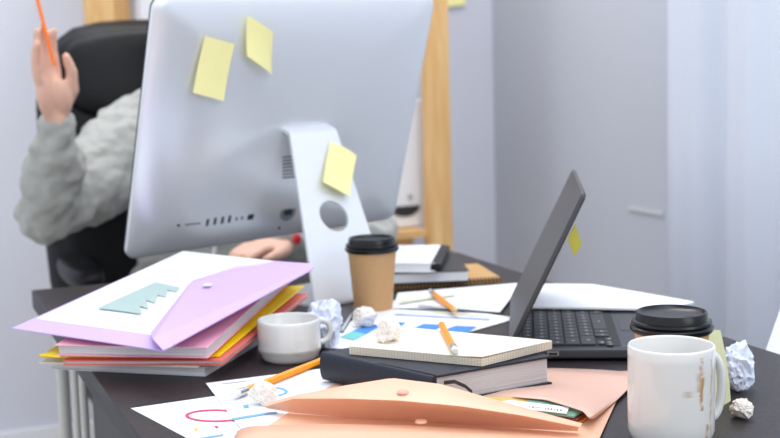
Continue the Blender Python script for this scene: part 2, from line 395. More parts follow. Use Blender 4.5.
# white rounded box on the shelf
def rrect(w, h, r, k=6):
    o = []
    for cx, cy, a0 in ((w/2-r, h/2-r, 0), (-w/2+r, h/2-r, 90), (-w/2+r, -h/2+r, 180), (w/2-r, -h/2+r, 270)):
        for i in range(k+1): a = math.radians(a0+90*i/k); o.append((cx+r*math.cos(a), cy+r*math.sin(a)))
    return o
t1 = back_t(429, 0.36); zb = zs+0.001; wbox = 0.34; hbox = back_z(415, 100, 0.36)-zb
bc = corner+B*0.36+A*(t1-wbox/2)+Z*(zb+hbox/2)
eb = empty('storage_box', corner+B*0.36+A*(t1-wbox/2)+Z*zb, 'white rounded box with a dark half-round handle hole, on the pine shelf', 'box')
bm = bmesh.new(); prism(bm, [bc+A*(x+0.06*(y/hbox-.5)*0)+Z*y for x, y in rrect(wbox, hbox, 0.03)], -B*0.26); build('body', bm, m_white, eb, bevel=0.004)
hc = onplane(405, 206, bc+B*0.001, B)
bm = bmesh.new(); prism(bm, [hc+A*(0.045*math.cos(a))+Z*(0.03*math.sin(a)) for a in [math.pi*(1+i/14) for i in range(15)]], B*0.002); build('handle_hole', bm, m_dark, eb, smooth=False)
hc = onplane(410, 197, bc+B*0.001, B)
bm = bmesh.new(); prism(bm, circle_pts(hc, B, 0.008), B*0.002); build('badge', bm, mat('badge_grey', rgb(170, 172, 180), 0.5), eb, smooth=False)
# white paper board behind, at the top left of the monitor
p = corner+B*0.2+A*back_t(160, 0.2)
bm = bmesh.new(); box(bm, Vector((p.x, p.y, 1.41)), A, B, Z, abs(back_t(142, 0.2)-back_t(178, 0.2)), 0.07, 0.40)
o = build('box_file', bm, m_white, smooth=False, bevel=0.003); tag(o, 'white box file beside the left post of the pine shelf', 'box file')
# note stuck on the wall at the top of the picture
pc = onplane(454, -3, corner+B*0.002, B)
bm = bmesh.new(); slab(bm, [pc-A*.035-Z*.03, pc+A*.035-Z*.025, pc+A*.035+Z*.05, pc-A*.035+Z*.045], 0.0006, nu=4, nv=4, f=lambda u, v: B*0.010*(1-v)**2)
o = build('sticky_note', bm, m_sticky); tag(o, 'yellow sticky note high on the back wall right of the shelf post', 'sticky note')

# ------------------------------------------------------------------ desk
DL = at(31.5, 290); DW = 0.765; DLEN = 1.75
dk = empty('desk', Vector((DL.x, DL.y, 0))+A*DW/2+B*DLEN/2, 'dark wood desk with pale metal legs, covered in papers and cups', 'desk')
bm = bmesh.new(); prism(bm, [DL-Z*0.03, DL+A*DW-Z*0.03, DL+A*DW+B*DLEN-Z*0.03, DL+B*DLEN-Z*0.03], Z*0.03)
bm.faces.ensure_lookup_table()
for f_ in bm.faces:
    if abs(f_.calc_center_median().z-(TZ-0.015)) < 0.005: f_.material_index = 1
build('desk_top', bm, [m_desk, m_deskedge], dk, smooth=False, bevel=0.0015)
for a_, b_ in ((0.035, 0.05), (DW-0.035, 0.05), (0.035, DLEN-0.06), (DW-0.035, DLEN-0.06)):
    q = DL+A*a_+B*b_
    bm = bmesh.new(); tube(bm, [(q.x, q.y, 0), (q.x, q.y, TZ-0.03)], 0.0105, 16); build('leg', bm, m_legmetal, dk)
for px, yy in ((78, 384), (94.5, 407)):
    q = at(px, 435); a_ = 0.03
    q = DL+A*0.035+B*(0.20 if px < 80 else 0.28)
    bm = bmesh.new(); tube(bm, [(q.x, q.y, 0.1), (q.x, q.y, TZ-0.03)], 0.006, 12); build('frame_rod', bm, m_legmetal, dk)
q = DL+A*0.05+B*0.05; q2 = DL+A*0.05+B*(DLEN-0.06)
bm = bmesh.new(); tube(bm, [(q.x, q.y, 0.1), (q2.x, q2.y, 0.1)], 0.008, 12); build('foot_rail', bm, m_legmetal, dk)

pc0 = Vector((DL.x, DL.y, 0))+A*0.25+B*0.56
pd_ = empty('drawer_pedestal', pc0, 'black drawer pedestal standing in the shade under the desk', 'cabinet')
bm = bmesh.new(); box(bm, pc0+Z*0.36, A, B, Z, 0.42, 0.46, 0.58); build('body', bm, m_blackpl, pd_, smooth=False, bevel=0.003)
for z_ in (0.16, 0.36, 0.55):
    bm = bmesh.new(); box(bm, pc0-B*0.238+Z*z_, A, B, Z, 0.40, 0.018, 0.17); dr_ = build('drawer', bm, m_blackpl, pd_, smooth=False, bevel=0.002)
    bm = bmesh.new(); box(bm, pc0-B*0.252+Z*(z_+0.05), A, B, Z, 0.12, 0.010, 0.012); build('handle', bm, m_silver, dr_, smooth=False)
for a_, b_ in ((-.17, -.18), (.17, -.18), (-.17, .18), (.17, .18)):
    q = pc0+A*a_+B*b_; bm = bmesh.new(); tube(bm, [q+Z*0.035-A*0.012, q+Z*0.035+A*0.012], 0.035, 16); build('caster', bm, m_grey, pd_)

# ------------------------------------------------------------------ desktop computer
phi = math.radians(41.76); tilt = math.radians(17.74); ro = math.radians(0.58)
R_ = Vector((math.cos(phi), math.sin(phi), 0)); n0 = Vector((math.sin(phi), -math.cos(phi), 0))
U_ = Z*math.cos(tilt)+n0*math.sin(tilt); R_, U_ = R_*math.cos(ro)+U_*math.sin(ro), U_*math.cos(ro)-R_*math.sin(ro); N_ = R_.cross(U_).normalized()
if N_.dot(n0) < 0: N_ = -N_
PC = Vector((-0.155, 2.05, 1.0053)); PW, PH = 0.540, 0.401
foot = Vector((PC.x, PC.y, TZ))+n0*0.10
mon = empty('desktop_computer', foot, 'silver all-in-one desktop computer seen from behind on its metal stand', 'computer')
bm = bmesh.new()
lay = [(0.004, 0.0), (0.008, 0.0), (0.0105, 0.012), (0.0135, 0.05), (0.0175, 0.13), (0.0205, 0.24), (0.0225, 0.38), (0.0235, 0.55)]
base_o = rrect(PW, PH, 0.018, 8); rings = []
for dz, ins in lay:
    k = 1-ins*0.9
    rings.append([bm.verts.new(PC+R_*x*k+U_*y*k+N_*(dz-0.010)) for x, y in base_o])
n_ = len(base_o)
for a_, b_ in zip(rings, rings[1:]):
    for i in range(n_): bm.faces.new((a_[i], a_[(i+1) % n_], b_[(i+1) % n_], b_[i]))
bm.faces.new(rings[0][::-1]); bm.faces.new(rings[-1])
build('display_back', bm, m_alu, mon, angle=60)
bm = bmesh.new(); prism(bm, [PC+R_*x+U_*(y)+N_*(-0.0105) for x, y in rrect(PW-0.004, PH-0.004, 0.016)], -N_*0.002); build('screen', bm, m_screen, mon)
def back_surf(x, y):
    """point of the computer's back under picture point x, y"""
    best = None
    for it in range(1):
        off = 0.0
        for _ in range(6):
            p_ = onplane(x, y, PC+N_*off, N_); u_ = abs((p_-PC).dot(R_))/(PW/2); v_ = abs((p_-PC).dot(U_))/(PH/2); e = max(u_, v_)
            off = 0.0
            for (d0, i0), (d1, i1) in zip(lay, lay[1:]):
                e0, e1 = 1-i0*0.9, 1-i1*0.9
                if e <= e0 and e >= e1 and e0 != e1: off = d0+(d1-d0)*(e0-e)/(e0-e1)-0.010
            if e < 1-lay[-1][1]*0.9: off = lay[-1][0]-0.010
    return p_
def port(name, pts, m_, h=0.0012):
    bm = bmesh.new(); prism(bm, [back_surf(*q)-N_*0.001 for q in pts], N_*h); return build(name, bm, m_, mon, smooth=False)
def pq(cx, cy, w, h, sk=0, dy=0): return [(cx-w/2-sk, cy+h/2+dy), (cx+w/2-sk, cy+h/2-dy), (cx+w/2+sk, cy-h/2-dy), (cx-w/2+sk, cy-h/2+dy)]
port('audio_jack', pq(178.5, 225.5, 2.4, 2.4), m_dark)
port('card_slot', pq(193, 224, 15, 1.3, 0, 0.8), m_vent)
for cx, cy in ((207.5, 222.5), (215, 221.3), (222.5, 220.2), (229.5, 219)): port('usb_port', pq(cx, cy, 2.6, 7.0, 0.7, 0.2), m_dark)
for cx, cy in ((236.5, 218.8), (242, 218)): port('small_port', pq(cx, cy, 2.0, 3.4, 0.3), m_vent)
port('ethernet_port', pq(250.5, 217, 6.0, 5.2, 0.6, 0.4), m_dark)
pc = back_surf(288, 212)
bm = bmesh.new(); prism(bm, circle_pts(pc-N_*.001, N_, 0.0155), N_*0.0014); ring_ = build('power_inlet', bm, mat('inlet_ring', rgb(140, 150, 164), 0.3, metal=0.5), mon)
bm = bmesh.new(); prism(bm, [pc+R_*x+U_*y+N_*.0005 for x, y in rrect(0.017, 0.011, 0.004)], N_*0.001); build('socket', bm, m_dark, ring_, smooth=False)
port('lock_slot', pq(279, 228, 2.4, 2.2), m_dark)
bm = bmesh.new()
for i in range(7):
    y = 156+i*3.4; prism(bm, [back_surf(*q)-N_*.001 for q in ((282.5+i*0.0, y+0.6), (297, y-0.6), (297, y+0.7), (282.5, y+1.9))], N_*0.0015)
build('vent_grille', bm, m_dark, mon, smooth=False)
# stand: bent sheet, neck with a round hole, foot running under the display
bend = at(352, 301, 0.004); bend = foot+n0*((bend-foot).dot(n0)); bend.z = TZ
pTopL = onplane(290, 134, PC+N_*0.034, N_)
# neck plane through R_ and the line bend -> top
topc = PC+N_*0.055; dv = (pTopL-PC); topz = pTopL.z
nt_ = pTopL; 
# plane containing R_ , point pTopL, and point bend
v1 = (bend-pTopL); Nn = R_.cross(v1).normalized()
if Nn.dot(n0) < 0: Nn = -Nn
BL = onplane(313, 287, bend, Nn); TL = pTopL; TR = onplane(337, 131, bend, Nn); BR = onplane(388, 284, bend, Nn)
V_ = (TL-BL); V_ = (V_-R_*V_.dot(R_)).normalized()     # up the neck
def neck(p): d = p-bend; return d.dot(R_), d.dot(V_)
xl0, yl0 = neck(BL); xr0, _ = neck(BR); xl1, yl1 = neck(TL); xr1, yr1 = neck(TR)
hcx, hcy = neck(onplane(334, 216, bend, Nn)); hr = 0.026
ytop = (yl1+yr1)/2
def edgeL(y): return xl0+(xl1-xl0)*(y-yl0)/(ytop-yl0)
def edgeR(y): return xr0+(xr1-xr0)*(y-yl0)/(ytop-yl0)
def np_(x, y, o=0): return bend+R_*x+V_*y+Nn*o
bm = bmesh.new(); TH = 0.005; k = 40
hole = [(hcx+hr*math.cos(2*math.pi*i/k), hcy+hr*math.sin(2*math.pi*i/k)) for i in range(k)]
def outer(a):     # square-ish outline round the hole
    c_, s_ = math.cos(a), math.sin(a); ylo, yhi = hcy-0.045, hcy+0.045
    ts = []
    for tt_ in [j/8000*0.16 for j in range(1, 8001)]:
        x, y = hcx+c_*tt_, hcy+s_*tt_
        if y >= yhi or y <= ylo or x <= edgeL(y) or x >= edgeR(y): return x, y
    return x, y
angs = [2*math.pi*i/k for i in range(k)]
for cy_ in (hcy-0.045, hcy+0.045):
    for ex in (edgeL, edgeR):
        a_c = math.atan2(cy_-hcy, ex(cy_)-hcx) % (2*math.pi)
        j_ = min(range(k), key=lambda i: abs((angs[i]-a_c+math.pi) % (2*math.pi)-math.pi)); angs[j_] = a_c
hole = [(hcx+hr*math.cos(a), hcy+hr*math.sin(a)) for a in angs]
ol = [outer(a) for a in angs]
def both(x, y): return bm.verts.new(np_(x, y)), bm.verts.new(np_(x, y, -TH))
H_ = [both(*q) for q in hole]; O_ = [both(*q) for q in ol]
for i in range(k):
    j = (i+1) % k
    bm.faces.new((H_[i][0], H_[j][0], O_[j][0], O_[i][0])); bm.faces.new((H_[i][1], O_[i][1], O_[j][1], H_[j][1]))
    bm.faces.new((H_[i][0], H_[i][1], H_[j][1], H_[j][0]))
    bm.faces.new((O_[i][0], O_[j][0], O_[j][1], O_[i][1]))
yh_, yl_ = hcy+0.045, hcy-0.045
prism(bm, [np_(edgeL(yh_), yh_), np_(edgeR(yh_), yh_), np_(edgeR(ytop), ytop), np_(edgeL(ytop), ytop)], -Nn*TH)
prism(bm, [np_(edgeL(.012), .012), np_(edgeR(.012), .012), np_(edgeR(yl_), yl_), np_(edgeL(yl_), yl_)], -Nn*TH)
bmesh.ops.remove_doubles(bm, verts=bm.verts, dist=0.0004)
build('stand_neck', bm, m_alu2, mon, smooth=False)
# top fold from the neck to the display and the foot
bm = bmesh.new()
fold = []
hn = Nn*-1
tA = np_(0, ytop); 
cent = (edgeL(ytop)+edgeR(ytop))/2; wt = edgeR(ytop)-edgeL(ytop)
prof = [(0, 0), (0.003, 0.003), (0.007, 0.004), (0.020, 0.004)]
toP = -N_
for (a0, b0), (a1, b1) in zip(prof, prof[1:]):
    p0 = tA+toP*a0+V_*b0; p1 = tA+toP*a1+V_*b1
    nn_ = (p1-p0).cross(R_).normalized()
    if nn_.z < 0: nn_ = -nn_
    prism(bm, [p0+R_*edgeL(ytop), p0+R_*edgeR(ytop), p1+R_*edgeR(ytop), p1+R_*edgeL(ytop)], -nn_*TH)
build('stand_hinge', bm, m_alu2, mon)
bm = bmesh.new()
prf = [(0.012, None), (0.0, 0)]
pts0 = [np_(0, 0.013), np_(0, 0.006)-n0*0.001, bend-n0*0.004+Z*0.0055, bend-n0*0.012+Z*0.005, bend-n0*0.17+Z*0.004]
for p0, p1 in zip(pts0, pts0[1:]):
    nn_ = (p1-p0).cross(R_).normalized()
    if nn_.dot(Z+n0) < 0: nn_ = -nn_
    prism(bm, [p0+R_*xl0, p0+R_*xr0, p1+R_*xr0, p1+R_*xl0], -nn_*0.004)
build('stand_foot', bm, m_alu2, mon)
# sticky notes on the computer
def note(name, quad, p0, n, lift, label, m_=None, g=None):
    P_ = [onplane(x, y, p0, n)+n*0.002 for x, y in quad]      # order: top-left, top-right, bottom-right, bottom-left
    bm = bmesh.new()
    slab(bm, P_, 0.0005, nu=6, nv=10, f=lambda u, v: n*lift(u, v))
    o = build(name, bm, m_ or m_sticky, angle=60); tag(o, label, 'sticky note', g); return o
pS = back_surf(212, 60)
note('sticky_note', ((203, 35), (232.5, 43), (219, 98.5), (188.5, 90)), pS, N_, lambda u, v: 0.007*v*v+0.003, 'yellow sticky note on the computer back, the lower left of its two')
pS = back_surf(258, 40)
note('sticky_note', ((245, 14), (271, 31), (266.5, 72), (241.5, 53)), pS, N_, lambda u, v: 0.004+0.020*(u*(1-u))*1.5+0.008*v*v, 'curled yellow sticky note on the computer back, the upper right of its two')
note('sticky_note', ((329, 143), (355.5, 157), (345, 200), (318.5, 186)), bend, Nn, lambda u, v: 0.002+0.010*v*v+0.004*u*(1-u)*4*(1-v), 'yellow sticky note on the neck of the computer stand')

# ------------------------------------------------------------------ office chair
fwd = B.copy(); lft = A.copy()     # person faces fwd; lft is the picture's right
cc = Vector((-0.462, 2.86, 0))
ch = empty('office_chair', cc+fwd*0.1, 'black leather office chair with a tall rounded back, behind the desk', 'chair')
bm = bmesh.new()
def back_outline():
    pts = []
    for x, z in ((-0.24, 0.50), (-0.265, 0.7), (-0.285, 0.92), (-0.275, 1.06), (-0.235, 1.135), (-0.15, 1.17), (-0.05, 1.182), (0.05, 1.182), (0.15, 1.17), (0.235, 1.135), (0.275, 1.06), (0.285, 0.92), (0.265, 0.7), (0.24, 0.50)): pts.append((x, z))
    return pts
nu, nv = 24, 30
def cushion(bm, cen, ax, ay, az, sx, sy, th, pw_=4.0, bulge=0.35):
    """puffed rounded cushion, normal az"""
    rings_ = []
    K = 40
    for lev, (k_, h_) in enumerate(((0.0, 0), (0.55, 0), (0.8, 0.02), (0.93, 0.12), (1.0, 0.5), (0.93, 0.88), (0.8, 0.98), (0.55, 1.0), (0.0, 1.0+bulge*0.15))):
        if k_ == 0: rings_.append([bm.verts.new(cen+az*th*(h_-0.5))]); continue
        r_ = []
        for i in range(K):
            a = 2*math.pi*i/K; c_, s_ = math.cos(a), math.sin(a)
            q = (abs(c_)**pw_+abs(s_)**pw_)**(-1/pw_)
            r_.append(bm.verts.new(cen+ax*sx/2*c_*q*k_+ay*sy/2*s_*q*k_+az*th*(h_-0.5)))
        rings_.append(r_)
    for a_, b_ in zip(rings_, rings_[1:]):
        for i in range(K):
            j = (i+1) % K
            if len(a_) == 1: bm.faces.new((a_[0], b_[i], b_[j]))
            elif len(b_) == 1: bm.faces.new((a_[i], b_[0], a_[j]))
            else: bm.faces.new((a_[i], a_[j], b_[j], b_[i]))
bk_up = (Z*0.98-fwd*0.17).normalized(); bk_n = (fwd*0.98+Z*0.17).normalized()
cushion(bm, cc+Z*0.83+fwd*0.02, lft, bk_up, bk_n, 0.60, 0.74, 0.10, 4.6)
build('backrest', bm, m_black, ch, angle=80)
bm = bmesh.new(); cushion(bm, cc+Z*1.07-fwd*0.01+bk_n*0.04, lft, bk_up, bk_n, 0.50, 0.2, 0.05, 3.2); build('headrest_pad', bm, m_black, ch, angle=80)
bm = bmesh.new(); cushion(bm, cc+Z*0.46+fwd*0.27, lft, fwd, Z, 0.54, 0.52, 0.09, 3.5); build('seat', bm, m_black, ch, angle=80)
for s in (-1, 1):
    e = cc+lft*(s*0.275+0.02)
    bm = bmesh.new(); tube(bm, [e+Z*0.44+fwd*0.20-lft*s*0.03, e+Z*0.46+fwd*0.24, e+Z*0.58+fwd*0.34, e+Z*0.66+fwd*0.36, e+Z*0.675+fwd*0.25, e+Z*0.67+fwd*0.0], [0.022, 0.024, 0.024, 0.022, 0.02, 0.02], 12); ar = build('armrest', bm, m_blackpl, ch, angle=80)
    bm = bmesh.new(); cushion(bm, e+Z*0.69+fwd*0.20, lft, fwd, Z, 0.075, 0.30, 0.035, 3); build('armrest_pad', bm, m_black, ar, angle=80)
cx_ = cc+fwd*0.25
bm = bmesh.new(); tube(bm, [cx_+Z*0.08, cx_+Z*0.42], 0.028, 16); build('gas_column', bm, m_grey, ch)
for k_ in range(5):
    a = math.radians(72*k_+15); d = Vector((math.cos(a), math.sin(a), 0))
    bm = bmesh.new(); tube(bm, [cx_+Z*0.12, cx_+d*0.30+Z*0.075], [0.028, 0.016], 10); lg = build('leg', bm, m_blackpl, ch)
    pq_ = cx_+d*0.30+Z*0.03; w_ = d.cross(Z)
    bm = bmesh.new(); tube(bm, [pq_-w_*0.022, pq_+w_*0.022], 0.03, 16); build('caster', bm, m_blackpl, lg)

# ------------------------------------------------------------------ person
def remesh(bm, name, m_, parent, vox, sm=4, disp=0, dscale=0.1, extra=None, label=None):
    o = build(name, bm, m_, parent)
    r = o.modifiers.new('r', 'REMESH'); r.mode = 'VOXEL'; r.voxel_size = vox; r.use_smooth_shade = True
    s = o.modifiers.new('s', 'SMOOTH'); s.factor = 0.5; s.iterations = sm
    if disp:
        tx = bpy.data.textures.new(name+'_folds', 'CLOUDS'); tx.noise_scale = dscale; tx.noise_depth = 2
        d = o.modifiers.new('d', 'DISPLACE'); d.texture = tx; d.strength = disp; d.mid_level = 0.5; d.texture_coords = 'LOCAL'
    bpy.context.view_layer.update()
    dg = bpy.context.evaluated_depsgraph_get(); me = bpy.data.meshes.new_from_object(o.evaluated_get(dg))
    o.modifiers.clear(); o.data = me
    me.polygons.foreach_set('use_smooth', [True]*len(me.polygons))
    if len(me.materials) == 0: me.materials.append(m_)
    if label: o['label'] = label
    return o
def limb(bm, pts, rad, seg=16):
    tube(bm, pts, rad, seg)
    for p, r in zip(pts, rad if isinstance(rad, (list, tuple)) else [rad]*len(pts)):
        ellipsoid(bm, p, Vector((1, 0, 0)), Vector((0, 1, 0)), Z, (r*.99, r*.99, r*.99), 12)
ps = empty('person', Vector((-0.38, 2.70, 0)), 'person in a grey hooded sweatshirt seated behind the computer, raising one hand with a pencil', 'person')
shR = atd(137, 122, 2.62); elR = atd(47, 214, 2.42); wrR = atd(57, 122, 2.33)
cenx = shR+lft*0.17
pel = Vector((cenx.x, cenx.y, 0.61))-fwd*0.02
chest = Vector((cenx.x, cenx.y, 0.86)); neckb = Vector((cenx.x, cenx.y, 1.01)); 
headc = neckb+Z*0.165+fwd*0.035
shL = shR+lft*0.345
elL = atd(372, 236, 2.50); wrL = atd(287, 245, 2.33)
bm = bmesh.new()
# torso
ellipsoid(bm, pel, lft, fwd, Z, (0.165, 0.12, 0.12), 20); ellipsoid(bm, (pel+chest)/2, lft, fwd, Z, (0.135, 0.095, 0.20), 20)
ellipsoid(bm, chest, lft, fwd, Z, (0.16, 0.105, 0.16), 20)
limb(bm, [shR+Z*0.0, neckb, shL], [0.048, 0.06, 0.048]); limb(bm, [neckb, headc-Z*0.06], [0.052, 0.05])
limb(bm, [shR, elR, wrR], [0.045, 0.037, 0.025]); limb(bm, [shL, elL, wrL], [0.045, 0.037, 0.025])
# legs (under the desk)
for s in (-1, 1):
    hp = pel+lft*s*0.09-Z*0.01; kn = hp+fwd*0.42+lft*s*0.06-Z*0.01; an = kn-Z*0.44+fwd*0.02
    limb(bm, [hp, kn, an+Z*0.0], [0.075, 0.055, 0.035])
# head
ellipsoid(bm, headc, lft, fwd, Z, (0.074, 0.092, 0.112), 24)
ellipsoid(bm, headc-Z*0.055+fwd*0.03, lft, fwd, Z, (0.052, 0.058, 0.058), 20)
limb(bm, [headc+fwd*0.09+Z*0.01, headc+fwd*0.112-Z*0.022], [0.009, 0.014], 10)
for s in (-1, 1):
    ellipsoid(bm, headc+lft*s*0.076-Z*0.005-fwd*0.005, lft, fwd, Z, (0.010, 0.018, 0.030), 12)
limb(bm, [headc+fwd*0.088-Z*0.055-lft*0.02, headc+fwd*0.096-Z*0.055, headc+fwd*0.088-Z*0.055+lft*0.02], [0.006, 0.009, 0.006], 10)
def hand(bm, wr, palm_dir, across, normal, fingers, thumb, L=0.098, pr=(0.040, 0.0, 0.014)):
    """fingers: list of (offset across, length, curl1, curl2, curl3, lean); normal = palm side"""
    palm_dir = palm_dir.normalized(); normal = (normal-palm_dir*normal.dot(palm_dir)).normalized(); across = palm_dir.cross(normal)*(1 if palm_dir.cross(normal).dot(across) > 0 else -1)
    pc_ = wr+palm_dir*L*0.52
    ellipsoid(bm, pc_, across, palm_dir, normal, (0.039, L*0.56, 0.0155), 20)
    ellipsoid(bm, wr+palm_dir*0.012, across, palm_dir, normal, (0.027, 0.030, 0.018), 16)
    for off, ln, c1, c2, c3, lean in fingers:
        p = wr+palm_dir*L*0.72+across*off*0.8; k0 = wr+palm_dir*(L-abs(off)*0.25)+across*off
        pts = [p, k0]; rr = [0.0092, 0.0095]; ang = 0
        for fr, c_, r_ in ((0.46, c1, 0.0088), (0.30, c2, 0.0080), (0.24, c3, 0.0070)):
            ang += math.radians(c_)
            d = palm_dir*math.cos(ang)+normal*math.sin(ang)+across*lean
            pts.append(pts[-1]+d.normalized()*ln*fr); rr.append(r_)
        limb(bm, pts, rr, 10)
    b0 = wr+palm_dir*0.018+across*thumb[0]*0.018; tp = [b0]
    for v_ in thumb[1]: tp.append(tp[-1]+(palm_dir*v_[0]+across*v_[1]+normal*v_[2]))
    limb(bm, tp, [0.015, 0.0125, 0.0105, 0.0085][:len(tp)], 10)
    return pc_
# raised right hand: fingers up and a little to the left, thumb on the picture's right
pd = (atd(45, 62, 2.31)-wrR); 
ellipsoid(bm, wrR+pd.normalized()*0.045+Vector((0.016, -0.002, 0)), Vector((0.8, -0.3, 0)), pd, Vector((0.3, 0.8, 0)), (0.020, 0.036, 0.018), 14)
hand(bm, wrR, pd, Vector((0.40, 0.92, 0)), Vector((0.92, -0.40, 0.1)), [(0.027, 0.074, 2, 10, 8, -0.02), (0.008, 0.082, -2, 8, 8, -0.01), (-0.011, 0.076, -2, 8, 8, 0.0), (-0.028, 0.062, 2, 12, 10, 0.02)],
     (1, [(0.034, 0.010, 0.026), (0.034, -0.002, 0.007), (0.026, -0.004, -0.003)]), L=0.094)
# left hand resting on the desk, fingers towards the picture's left
pdl = atd(255, 248.5, 2.28)-wrL
hand(bm, wrL, pdl, Vector((0.1, -1, 0)), Vector((0, 0, -1)), [(0.027, 0.066, 20, 34, 22, 0.10), (0.009, 0.074, 18, 34, 22, 0.02), (-0.010, 0.068, 20, 34, 22, -0.06), (-0.027, 0.055, 24, 34, 22, -0.14)],
     (1, [(0.03, 0.03, 0.004), (0.028, 0.012, 0.004), (0.022, 0.004, 0.004)]), L=0.080)
body = remesh(bm, 'body', m_skin, ps, 0.0042, 3)
# sweatshirt
bm = bmesh.new()
ellipsoid(bm, pel+Z*0.02, lft, fwd, Z, (0.20, 0.155, 0.13), 24); ellipsoid(bm, (pel+chest)/2+Z*0.02, lft, fwd, Z, (0.185, 0.14, 0.24), 24)
ellipsoid(bm, chest+Z*0.0, lft, fwd, Z, (0.20, 0.14, 0.18), 24)
limb(bm, [shR-Z*0.005, neckb-Z*0.02, shL-Z*0.005], [0.068, 0.085, 0.068])
fR = elR.lerp(wrR, 0.5); aR = shR.lerp(elR, 0.5)
limb(bm, [shR-Z*0.045, aR-Z*0.028, elR+Z*0.0], [0.098, 0.080, 0.058]); limb(bm, [elR+lft*0.004, elR.lerp(wrR, 0.35)+lft*0.004, elR.lerp(wrR, 0.72)], [0.057, 0.057, 0.046])
limb(bm, [elR.lerp(wrR, 0.70), elR.lerp(wrR, 0.90)], [0.038, 0.038])
limb(bm, [shL, shL.lerp(elL, .5)-Z*.01, elL], [0.068, 0.060, 0.052]); limb(bm, [elL, elL.lerp(wrL, 0.5), elL.lerp(wrL, 0.85)], [0.052, 0.046, 0.036]); limb(bm, [elL.lerp(wrL, 0.85), wrL.lerp(elL, -0.02)], [0.034, 0.034])
# hood lying behind the neck
limb(bm, [neckb+lft*-0.10+Z*0.02, neckb-fwd*0.08+Z*0.035, neckb+lft*0.10+Z*0.02], [0.045, 0.055, 0.045])
hood = remesh(bm, 'sweatshirt', m_hood, ps, 0.006, 2, disp=0.030, dscale=0.05)
for s in (-1, 1):
    bm = bmesh.new(); p0 = neckb+fwd*0.10+lft*s*0.05-Z*0.02
    tube(bm, [p0, p0+fwd*0.045-Z*0.08+lft*s*0.01, p0+fwd*0.055-Z*0.19, p0+fwd*0.045-Z*0.28+lft*s*0.012], 0.0045, 8); build('drawstring', bm, m_cord, hood)
pr_ = atd(297, 239, 2.285)
bm = bmesh.new(); ellipsoid(bm, pr_, Vector((1, 0, 0)), Vector((0, 1, 0)), Z, (0.008, 0.006, 0.010), 12); build('cuff_tag', bm, m_red, hood)
bm = bmesh.new()
ellipsoid(bm, pel-Z*0.03, lft, fwd, Z, (0.18, 0.135, 0.11), 20)
for s in (-1, 1):
    hp = pel+lft*s*0.09-Z*0.01; kn = hp+fwd*0.42+lft*s*0.06-Z*0.01; an = kn-Z*0.40+fwd*0.02
    limb(bm, [hp, kn, an], [0.092, 0.070, 0.052])
remesh(bm, 'trousers', m_jeans, ps, 0.009, 2)
for s in (-1, 1):
    hp = pel+lft*s*0.09-Z*0.01; kn = hp+fwd*0.42+lft*s*0.06-Z*0.01; an = kn-Z*0.44+fwd*0.02; an.z = 0.04
    bm = bmesh.new(); limb(bm, [an-fwd*0.03, an+fwd*0.08, an+fwd*0.16-Z*0.01], [0.04, 0.038, 0.03]); limb(bm, [an, an+Z*0.06], [0.042, 0.045]); remesh(bm, 'shoe', m_shoe, ps, 0.008, 2)
bm = bmesh.new(); hcn = headc+Z*0.022-fwd*0.022
ellipsoid(bm, hcn, lft, fwd, Z, (0.086, 0.094, 0.110), 24); limb(bm, [hcn-fwd*0.05-Z*0.02, hcn-fwd*0.06-Z*0.13], [0.07, 0.045])
remesh(bm, 'hair', m_hair, ps, 0.007, 2, disp=0.01, dscale=0.03)
for s in (-1, 1):
    bm = bmesh.new(); ellipsoid(bm, headc+fwd*0.082+lft*s*0.031+Z*0.008, lft, fwd, Z, (0.011, 0.006, 0.006), 14); ey = build('eye', bm, m_eraser, body)
    bm = bmesh.new(); ellipsoid(bm, headc+fwd*0.0875+lft*s*0.031+Z*0.008, lft, fwd, Z, (0.0048, 0.002, 0.0048), 10); build('iris', bm, m_lead, ey)

# ------------------------------------------------------------------ pencils
def pencil(p0, p1, label, rad=0.0038, ends=('eraser', 'tip'), m_=m_orange, bits=True):
    """p0 = eraser end, p1 = point; points on the axis"""
    d = (p1-p0); L0 = d.length; d = d.normalized()
    o = empty('pencil', (p0+p1)/2-Z*rad, label, 'pencil')
    le = 0.010 if ends[0] == 'eraser' else 0; lf = 0.014 if ends[0] == 'eraser' else 0; lt = 0.018 if ends[1] == 'tip' else 0
    a = p0+d*(le+lf); b = p1-d*lt
    bm = bmesh.new(); tube(bm, [a, b], rad, 6); build('shaft', bm, m_, o, angle=30)
    if le:
        bm = bmesh.new(); lathe(bm, p0, [(0, 0), (rad*.8, 0.0004), (rad*.98, 0.002), (rad*.98, le)], 20, axis=d); build('eraser', bm, m_eraser, o)
        bm = bmesh.new(); lathe(bm, p0+d*le, [(rad*1.04, 0), (rad*1.12, 0.002), (rad*1.0, 0.004), (rad*1.12, 0.006), (rad*1.02, 0.008), (rad*1.08, 0.011), (rad*1.05, lf)], 20, axis=d); build('ferrule', bm, m_silver, o)
    if lt:
        bm = bmesh.new(); tube(bm, [b, b+d*lt*0.75], [rad, rad*0.3], 12); build('sharpened_point', bm, m_tip, o)
        bm = bmesh.new(); tube(bm, [b+d*lt*0.74, p1], [rad*0.3, rad*0.05], 10); build('lead', bm, m_lead, o)
    return o
# held pencil
hp0 = atd(53.5, 63, 2.285); hp1 = atd(37, -2, 2.30); dd = (hp1-hp0).normalized()
pencil(hp0+dd*0.19, hp0-dd*0.004, 'orange pencil held upright between the fingers of the raised hand', 0.0036, ends=('eraser', None), m_=m_orange2)

